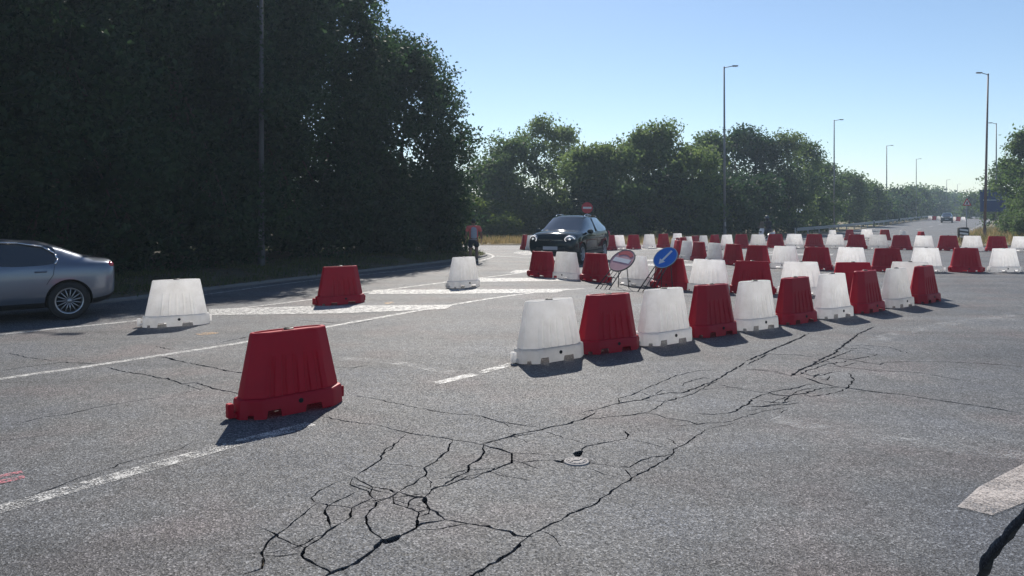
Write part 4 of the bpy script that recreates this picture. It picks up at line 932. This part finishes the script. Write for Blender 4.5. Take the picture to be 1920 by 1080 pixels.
def seam(root, pts, s, m='trim', r=.004):
    bm = bmesh.new()
    for a, b in zip(pts, pts[1:]): tube(bm, (a[0], s * a[1], a[2]), (b[0], s * b[1], b[2]), r, seg=5)
    return bm_obj('door_seam', bm, M[m], root)
def mirror(root, x, y, z, m):
    for s in (-1, 1):
        o = ellipsoid('door_mirror', (x, s * (y + .11), z), (.075, .115, .075), m, root); bm = bmesh.new(); box(bm, (x - .071, s * (y + .11), z), (.006, .17, .10)); bm_obj('mirror_glass', bm, M['glass'], o)

def silver_car():
    p = P(126, 599); hd = Vector((-.80, -.60)).normalized(); ang = math.atan2(hd.y, hd.x); rear_axle = -1.37
    left = Vector((-hd.y, hd.x))                                   # the side towards us carries the wheel at p
    c = Vector((p.x, p.y)) - hd * rear_axle - left * .80
    root = empty('sedan_car', (c.x, c.y, 0), ang); root.scale = (1.02, 1.02, 1.05); tag(root, 'silver grey sedan driving past the dark wood, its front out of view', 'car')
    st = [(-2.34, .44, .62, .86, .60, .90, .46, .92), (-2.29, .33, .78, .965, .71, 1.005, .54, 1.025), (-2.16, .27, .85, .985, .785, 1.035, .58, 1.05), (-1.92, .23, .88, .99, .825, 1.055, .60, 1.07), (-1.68, .21, .89, .985, .845, 1.10, .625, 1.125),
          (-1.16, .20, .90, .97, .86, 1.285, .60, 1.315), (-.86, .19, .90, .96, .865, 1.355, .585, 1.395), (-.16, .19, .90, .94, .87, 1.395, .59, 1.445), (-.02, .19, .90, .935, .87, 1.395, .59, 1.45), (.45, .19, .90, .925, .87, 1.36, .59, 1.43),
          (.72, .19, .90, .92, .87, 1.28, .585, 1.37), (1.38, .19, .895, .90, .85, .965, .64, .995), (1.85, .20, .88, .83, .82, .875, .60, .90), (2.18, .24, .83, .72, .77, .775, .58, .795), (2.30, .30, .72, .62, .68, .65, .5, .665), (2.35, .36, .60, .54, .56, .56, .4, .57)]
    st = [((-1.37 - (-1.37 - s_[0]) * .80) if s_[0] < -1.37 else s_[0],) + s_[1:] for s_ in st]
    car_shell(root, st, M['silver'], {5, 6, 8, 9}, {10}, {4, 5}, (rear_axle, 1.38), .335, False)
    for ax in (rear_axle, 1.38):
        for s in (-1, 1): wheel(root, ax, s, .335, .225, .875, 15)
    for s in (-1, 1):
        ellipsoid('tail_lamp', (-2.03, s * .68, .935), (.08, .11, .062), 'taillamp', root)
        ellipsoid('headlight', (2.17, s * .66, .66), (.17, .13, .075), 'lens', root)
        seam(root, [(-.10, .905, .30), (-.10, .905, .6), (-.09, .885, .90)], s); seam(root, [(-1.02, .893, .64), (-1.12, .897, .80), (-1.14, .872, .95)], s); seam(root, [(.98, .90, .34), (1.0, .905, .6), (1.0, .885, .86)], s)
        pts = [(-1.15, .878, .985), (-1.19, .815, 1.07), (-1.14, .735, 1.17), (-.97, .66, 1.285), (-.6, .632, 1.355), (-.1, .63, 1.375), (.4, .63, 1.345), (.72, .645, 1.26)]
        bm = bmesh.new()
        for a, b in zip(pts, pts[1:]): tube(bm, (a[0], s * a[1], a[2]), (b[0], s * b[1], b[2]), .016, seg=6)
        bm_obj('window_trim', bm, M['chrome'], root, True)
    handle(root, -.93, .892, .86, 'silver'); handle(root, .12, .897, .84, 'silver'); mirror(root, .95, .86, .95, 'silver')
    bm = bmesh.new(); box(bm, (-2.125, 0, .70), (.02, .52, .11)); bm_obj('number_plate', bm, M['plate'], root)
    bm = bmesh.new(); box(bm, (-2.10, 0, .47), (.05, .95, .10)); bm_obj('rear_bumper_strip', bm, M['silver'], root, bevel=.02)
silver_car()

def suv(name, px, py, yaw, scale, label, paint, detail=True):
    p = P(px, py) if detail else at(px, py); root = empty(name, (p.x, p.y, gz(p.x, p.y)), yaw); root.scale = (scale, scale, scale * 1.05); tag(root, label, 'car')
    st = [(-2.13, .56, .58, .96, .56, .99, .42, 1.0), (-2.06, .42, .78, 1.03, .72, 1.07, .55, 1.09), (-1.90, .32, .86, 1.05, .81, 1.20, .62, 1.24), (-1.55, .26, .89, 1.075, .85, 1.41, .60, 1.46), (-1.12, .23, .90, 1.055, .865, 1.515, .60, 1.57),
          (-.30, .22, .90, 1.015, .87, 1.555, .615, 1.615), (-.18, .22, .90, 1.01, .87, 1.555, .615, 1.62), (.22, .22, .90, 1.015, .87, 1.535, .605, 1.605), (.42, .22, .90, 1.01, .87, 1.475, .60, 1.56), (1.20, .22, .90, 1.0, .86, 1.075, .70, 1.115),
          (1.60, .24, .895, .975, .845, 1.05, .66, 1.09), (1.90, .28, .875, .935, .82, 1.01, .63, 1.04), (2.06, .33, .83, .86, .775, .935, .60, .955), (2.14, .38, .76, .75, .71, .81, .55, .825), (2.17, .44, .68, .64, .64, .67, .5, .68)]
    car_shell(root, st, paint, {3, 4, 6, 7, 8}, {8}, {1, 2}, (-1.24, 1.33), .345)
    for ax in (-1.24, 1.33):
        for s in (-1, 1): wheel(root, ax, s, .345, .225, .875, 5)
    for s in (-1, 1):
        rot = Matrix.Rotation(s * math.radians(28), 3, 'Z')
        h = ellipsoid('headlight', (2.0, s * .655, .84), (.10, .20, .125), 'lens', root, rot=rot)
        bm = bmesh.new(); lathe(bm, [(.80, -.02), (.95, 0), (.80, .02)], 28)
        bmesh.ops.transform(bm, matrix=Matrix.Translation((2.085, s * .655, .83)) @ rot.to_4x4() @ Matrix.Diagonal((.5, .185, .115, 1)) @ Matrix.Rotation(math.pi / 2, 4, 'Y'), verts=bm.verts[:]); bm_obj('running_light', bm, M['drl'], h, True)
        ellipsoid('lamp_bulb', (2.10, s * .655, .83), (.02, .05, .04), 'drl', h)
        ellipsoid('fog_lamp', (2.06, s * .63, .55), (.05, .07, .05), 'lens', root)
        ellipsoid('tail_lamp', (-2.0, s * .76, .92), (.08, .10, .12), 'taillamp', root)
        seam(root, [(-.24, .905, .34), (-.24, .907, .7), (-.24, .882, .98)], s); seam(root, [(.92, .904, .36), (.98, .906, .7), (.98, .876, .95)], s); seam(root, [(-1.0, .904, .70), (-1.16, .90, .84), (-1.2, .872, 1.0)], s)
        bm = bmesh.new(); tube(bm, (-1.25, s * .53, 1.53), (-1.1, s * .535, 1.585), .016, seg=8); tube(bm, (-1.1, s * .535, 1.585), (.05, s * .54, 1.62), .016, seg=8); tube(bm, (.05, s * .54, 1.62), (.25, s * .54, 1.56), .016, seg=8); bm_obj('roof_rail', bm, M['chrome'], root, True)
        bm = bmesh.new(); box(bm, (.05, s * .905, .36), (1.9, .03, .12)); bm_obj('door_cladding', bm, M['trim'], root, bevel=.012)
        bm = bmesh.new(); box(bm, (-.24, s * .76, 1.27), (.10, .02, .46), Matrix.Rotation(s * math.radians(27), 3, 'X')); bm_obj('pillar_trim', bm, M['trim'], root)
    handle(root, -.95, .895, .93, paint_key(paint)); handle(root, .0, .90, .91, paint_key(paint)); mirror(root, .80, .86, 1.06, paint_key(paint))
    bm = bmesh.new(); box(bm, (2.15, 0, .80), (.05, .90, .035)); bm_obj('chrome_bar', bm, M['chrome'], root, bevel=.012)
    ellipsoid('badge', (2.165, 0, .79), (.02, .055, .045), 'trim', root)
    bm = bmesh.new(); box(bm, (2.13, 0, .50), (.11, 1.05, .15)); g_ = bm_obj('grille', bm, M['trim'], root, bevel=.02)
    for q in range(4):
        bm = bmesh.new(); box(bm, (2.188, 0, .45 + q * .033), (.012, .98, .010)); bm_obj('grille_slat', bm, M['sign_back'], g_)
    bm = bmesh.new(); box(bm, (2.195, 0, .545), (.02, .52, .11)); bm_obj('number_plate', bm, M['plate'], root, bevel=.004)
    bm = bmesh.new(); box(bm, (2.07, 0, .35), (.12, 1.25, .08)); bm_obj('skid_plate', bm, M['sign_back'], root, bevel=.02)
    for y0, y1 in ((-.55, -.05), (.05, .6)):
        bm = bmesh.new(); tube(bm, (1.20, y0, 1.10), (1.06, y1, 1.135), .009, seg=6); bm_obj('wiper', bm, M['trim'], root)
    return root
def paint_key(m_): return [k for k, v in M.items() if v is m_][0]
suv('suv_car', 1072, 490, math.radians(-90 - 24), 1.14, 'dark green compact SUV with headlights on, coming past the barrier row', M['teal'])
suv('oncoming_car', 1775.5, 126, math.radians(-90 - 32), 1.0, 'small dark car with bright headlights far down the road', M['charcoal'], False)

# ------------------------------------------------------------------ people
def skin(name, verts, edges, radii, m, parent, sub=2):
    me = bpy.data.meshes.new(name); me.from_pydata([tuple(v) for v in verts], edges, []); o = bpy.data.objects.new(name, me); COL.objects.link(o)
    md = o.modifiers.new('skin', 'SKIN'); md.use_smooth_shade = True
    sv = me.skin_vertices[0].data
    for k, r in enumerate(radii): sv[k].radius = r if isinstance(r, tuple) else (r, r); sv[k].use_root = k == 0
    s = o.modifiers.new('sub', 'SUBSURF'); s.levels = sub; s.render_levels = sub
    dg = bpy.context.evaluated_depsgraph_get(); res = bpy.data.meshes.new_from_object(o.evaluated_get(dg)); bpy.data.objects.remove(o)
    res.materials.clear(); res.materials.append(m); res.polygons.foreach_set('use_smooth', [True] * len(res.polygons)); res.name = name
    return link(bpy.data.objects.new(name, res), parent)
def chain(n0, n): return [(n0 + i, n0 + i + 1) for i in range(n - 1)]
M['skin'] = simple('skin', (.24, .13, .09), .55); M['coral'] = simple('coral_cloth', (.72, .15, .13), .85, noise=.1, scale=12, bump=.3); M['grey_cloth'] = simple('grey_cloth', (.36, .37, .42), .9, noise=.12, scale=12)
M['navy'] = simple('navy_cloth', (.016, .021, .034), .85, noise=.2, scale=10); M['hair'] = simple('dark_hair', (.014, .012, .011), .6, bump=.6, scale=60); M['cap_g'] = simple('dark_cap', (.02, .05, .035), .8); M['shoe'] = simple('shoe', (.02, .02, .022), .6); M['sole'] = simple('shoe_sole', (.6, .6, .6), .6)
def hand(parent, wrist, d, side, m):
    """palm with four unequal bent fingers and a thumb on its side"""
    d = Vector(d).normalized(); s = Vector(side).normalized(); nrm = d.cross(s)
    V = [wrist, wrist + d * .045, wrist + d * .085]; R = [(.022, .030), (.018, .038), (.015, .038)]; E = chain(0, 3)
    skin('palm', V, E, R, m, parent, 1)
    for k, L in enumerate((.065, .078, .074, .058)):
        b = wrist + d * .085 + s * (-.030 + .020 * k); c = b + d * L * .55 - nrm * .012; e = c + d * L * .35 - nrm * .026
        skin('finger', [b - d * .02, b, c, e], chain(0, 4), [.009, .009, .0085, .007], m, parent, 1)
    t0 = wrist + d * .025 - s * .032; skin('thumb', [t0 + s * .02, t0 - s * .012 + d * .02, t0 - s * .018 + d * .055 - nrm * .015], chain(0, 3), [.011, .0105, .008], m, parent, 1)
def walker():
    p = P(888, 491); root = empty('person', (p.x, p.y, 0), math.radians(8)); root.scale = (1.16, 1.16, 1.02); tag(root, 'person in coral top with grey back panel and dark shorts walking away along the kerb', 'person')
    # faces +y (away from us), mid stride
    hips = Vector((0, 0, .93)); ch = Vector((0, .03, 1.28)); nk = Vector((0, .05, 1.47)); hd = Vector((0, .07, 1.60))
    V = [hips, Vector((0, .01, 1.08)), ch, Vector((0, .035, 1.40)), nk, hd, hd + Vector((0, 0, .07)),
         Vector((-.19, .03, 1.40)), Vector((-.255, .0, 1.14)), Vector((-.27, .06, .90)),
         Vector((.19, .03, 1.40)), Vector((.265, .02, 1.14)), Vector((.29, .06, .90)),
         Vector((-.095, 0, .90)), Vector((-.105, .12, .50)), Vector((-.105, -.02, .10)), Vector((-.105, .09, .045)),
         Vector((.095, 0, .90)), Vector((.105, .03, .50)), Vector((.105, -.20, .13)), Vector((.105, -.12, .05))]
    E = chain(0, 7) + [(3, 7), (7, 8), (8, 9), (3, 10), (10, 11), (11, 12), (0, 13), (13, 14), (14, 15), (15, 16), (0, 17), (17, 18), (18, 19), (19, 20)]
    R = [(.15, .11), (.14, .10), (.155, .11), (.13, .09), .055, (.078, .095), (.06, .075), .055, .042, .029, .055, .042, .029, .095, .066, .046, .038, .095, .066, .046, .038]
    skin('body', V, E, R, M['skin'], root)
    o = Vector((0, 0, 0))
    skin('shirt', [Vector((0, 0, .90)), Vector((0, .01, 1.06)), ch, Vector((0, .035, 1.40)), Vector((0, .045, 1.46)), Vector((-.195, .03, 1.40)), Vector((-.25, .01, 1.20)), Vector((.195, .03, 1.40)), Vector((.26, .02, 1.20))],
         [(0, 1), (1, 2), (2, 3), (3, 4), (3, 5), (5, 6), (3, 7), (7, 8)], [(.185, .14), (.175, .13), (.18, .135), (.155, .11), .07, .072, .066, .072, .066], M['coral'], root)
    skin('back_panel', [Vector((0, -.115, .93)), Vector((0, -.105, 1.12)), Vector((0, -.095, 1.30)), Vector((0, -.05, 1.42))], chain(0, 4), [(.11, .03), (.12, .035), (.115, .035), (.08, .03)], M['grey_cloth'], root)
    skin('shirt_hem', [Vector((0, 0, .93)), Vector((0, 0, .87))], chain(0, 2), [(.19, .145), (.19, .145)], M['grey_cloth'], root)
    skin('shorts', [Vector((0, 0, .94)), Vector((0, 0, .88)), Vector((-.10, .03, .82)), Vector((-.11, .10, .56)), Vector((.10, .01, .82)), Vector((.11, .03, .56))], [(0, 1), (1, 2), (2, 3), (1, 4), (4, 5)], [(.165, .13), (.165, .13), .105, .088, .105, .088], M['navy'], root)
    ellipsoid('hair', (0, .055, 1.635), (.084, .105, .10), 'hair', root); ellipsoid('cap', (0, .065, 1.665), (.088, .112, .075), 'cap_g', root)
    bm = bmesh.new(); box(bm, (0, .19, 1.65), (.13, .10, .012)); bm_obj('cap_peak', bm, M['cap_g'], root, bevel=.004)
    for s in (-1, 1): ellipsoid('ear', (s * .083, .065, 1.59), (.012, .022, .03), 'skin', root, 10)
    ellipsoid('nose', (0, .17, 1.585), (.014, .02, .024), 'skin', root, 10)
    for s in (-1, 1): ellipsoid('eye', (s * .032, .157, 1.612), (.012, .008, .008), 'sole', root, 8)
    ellipsoid('mouth', (0, .158, 1.545), (.024, .008, .006), 'coral', root, 8)
    for c, r in (((-.105, .05, .05), 0), ((.105, -.16, .075), .5)):
        b = ellipsoid('shoe', c, (.05, .14, .05), 'shoe', root, 14, Matrix.Rotation(-r, 3, 'X'))
        bm = bmesh.new(); box(bm, Vector(c) + Vector((0, -.0, -.043)), (.085, .26, .02), Matrix.Rotation(-r, 3, 'X')); bm_obj('sole', bm, M['sole'], b, bevel=.008)
    hand(root, Vector((-.27, .06, .885)), (0, .15, -1), (0, 1, 0), M['skin']); hand(root, Vector((.29, .06, .885)), (0, .15, -1), (0, 1, 0), M['skin'])
walker()

M['scooter'] = simple('scooter_white', (.62, .63, .64), .3, coat=.6); M['helmet'] = simple('helmet_black', (.012, .014, .02), .2, coat=1.0)
def scooter():
    p = at(1437, 47.2); yaw = math.radians(180 + 38); S = 1.08
    root = empty('motor_scooter', (p.x, p.y, gz(p.x, p.y)), yaw); root.scale = (S,) * 3; tag(root, 'white motor scooter with dark seat waiting behind the long barrier row', 'scooter')
    for x in (-.62, .66):
        bm = bmesh.new(); lathe(bm, [(.14, -.05), (.22, -.06), (.25, -.03), (.25, .03), (.22, .06), (.14, .05)], 24, 'Y'); w_ = bm_obj('wheel', bm, M['black'], root, True); w_.location = (x, 0, .25)
        bm = bmesh.new(); lathe(bm, [(.145, -.04), (.03, -.045), (.03, .045), (.145, .04)], 20, 'Y'); bm_obj('rim', bm, M['rim'], w_, True)
    skin('front_shield', [Vector((.62, 0, .52)), Vector((.52, 0, .72)), Vector((.44, 0, .95)), Vector((.40, 0, 1.05))], chain(0, 4), [(.10, .09), (.19, .07), (.17, .06), (.10, .05)], M['scooter'], root)
    ellipsoid('front_mudguard', (.67, 0, .47), (.24, .085, .09), 'scooter', root)
    skin('body', [Vector((.36, 0, .36)), Vector((.05, 0, .33)), Vector((-.25, 0, .52)), Vector((-.60, 0, .66)), Vector((-.86, 0, .74))], chain(0, 5), [(.15, .05), (.16, .07), (.15, .16), (.15, .13), (.06, .05)], M['scooter'], root)
    skin('seat', [Vector((-.02, 0, .76)), Vector((-.3, 0, .80)), Vector((-.66, 0, .87))], chain(0, 3), [(.11, .06), (.14, .06), (.12, .05)], M['trim'], root)
    bm = bmesh.new(); tube(bm, (.66, 0, .25), (.42, 0, 1.04), .03, seg=10); bm_obj('fork', bm, M['steel'], root, True)
    bm = bmesh.new(); tube(bm, (.33, -.33, 1.06), (.40, 0, 1.06), .016, seg=8); tube(bm, (.40, 0, 1.06), (.33, .33, 1.06), .016, seg=8); bm_obj('handlebar', bm, M['trim'], root, True)
    ellipsoid('headlight', (.60, 0, .80), (.05, .09, .07), 'lens', root); ellipsoid('tail_lamp', (-.88, 0, .74), (.03, .07, .04), 'taillamp', root)
    bm = bmesh.new(); flat(bm, [(-.16, 1.0), (.16, 1.0), (.13, 1.42), (-.13, 1.42)], 0, .006); bmesh.ops.transform(bm, matrix=Matrix.Translation((.47, 0, 0)) @ Matrix.Rotation(math.pi / 2, 4, 'Z'), verts=bm.verts[:]); bm_obj('windshield', bm, M['glass'], root)
    for s in (-1, 1):
        bm = bmesh.new(); tube(bm, (.36, s * .24, 1.06), (.38, s * .30, 1.24), .007, seg=6); box(bm, (.38, s * .31, 1.27), (.02, .11, .075)); bm_obj('mirror', bm, M['trim'], root)
    bm = bmesh.new(); tube(bm, (-.35, -.16, .3), (-.85, -.19, .36), .05, .06, 10); bm_obj('exhaust', bm, M['steel'], root, True)
    r = empty('person', root.location, yaw); r.scale = (S,) * 3; tag(r, 'rider in dark jacket and black helmet sitting on the white scooter', 'person')
    hips = Vector((-.26, 0, .92)); ch = Vector((-.16, 0, 1.24)); V = [hips, Vector((-.22, 0, 1.08)), ch, Vector((-.13, 0, 1.36)), Vector((-.11, 0, 1.44)), Vector((-.09, 0, 1.56)), Vector((-.09, 0, 1.64))]
    E = chain(0, 7); R = [(.13, .14), (.12, .14), (.13, .17), (.10, .14), .06, .09, .07]
    for s in (-1, 1):
        b = len(V); V += [Vector((-.13, s * .20, 1.36)), Vector((.02, s * .29, 1.14)), Vector((.29, s * .28, 1.10))]; E += [(3, b), (b, b + 1), (b + 1, b + 2)]; R += [.062, .048, .036]
        b = len(V); V += [Vector((-.24, s * .11, .89)), Vector((.20, s * .16, .86)), Vector((.16, s * .14, .46)), Vector((.30, s * .14, .42))]; E += [(0, b), (b, b + 1), (b + 1, b + 2), (b + 2, b + 3)]; R += [.09, .07, .05, .04]
    skin('body', V, E, R, M['navy'], r)
    h = ellipsoid('helmet', (-.075, 0, 1.60), (.145, .125, .145), 'helmet', r); ellipsoid('visor', (.0, 0, 1.59), (.085, .108, .055), 'glass', h)
    for s in (-1, 1): hand(r, Vector((.29, s * .28, 1.10)), (1, 0, -.5), (0, -s, 0), M['trim'])
scooter()

# ------------------------------------------------------------------ haze over the whole place
HAZE = 0.00075
if HAZE:
    bm = bmesh.new(); x0, x1, y0, y1, z0, z1 = -4200, 4200, -4200, 4200, -1.2, 17.5
    box(bm, ((x0 + x1) / 2, (y0 + y1) / 2, (z0 + z1) / 2), (x1 - x0, y1 - y0, z1 - z0))
    m = bpy.data.materials.new('haze'); m.use_nodes = True; nt = m.node_tree; nt.nodes.clear()
    pv = nt.nodes.new('ShaderNodeVolumePrincipled'); pv.inputs['Color'].default_value = (.66, .82, 1, 1); pv.inputs['Density'].default_value = HAZE; pv.inputs['Anisotropy'].default_value = .3
    out = nt.nodes.new('ShaderNodeOutputMaterial'); nt.links.new(pv.outputs[0], out.inputs['Volume'])
    hz = bm_obj('haze', bm, m); tag(hz, 'thin pale summer haze hanging over the whole place', 'haze', kind='stuff')
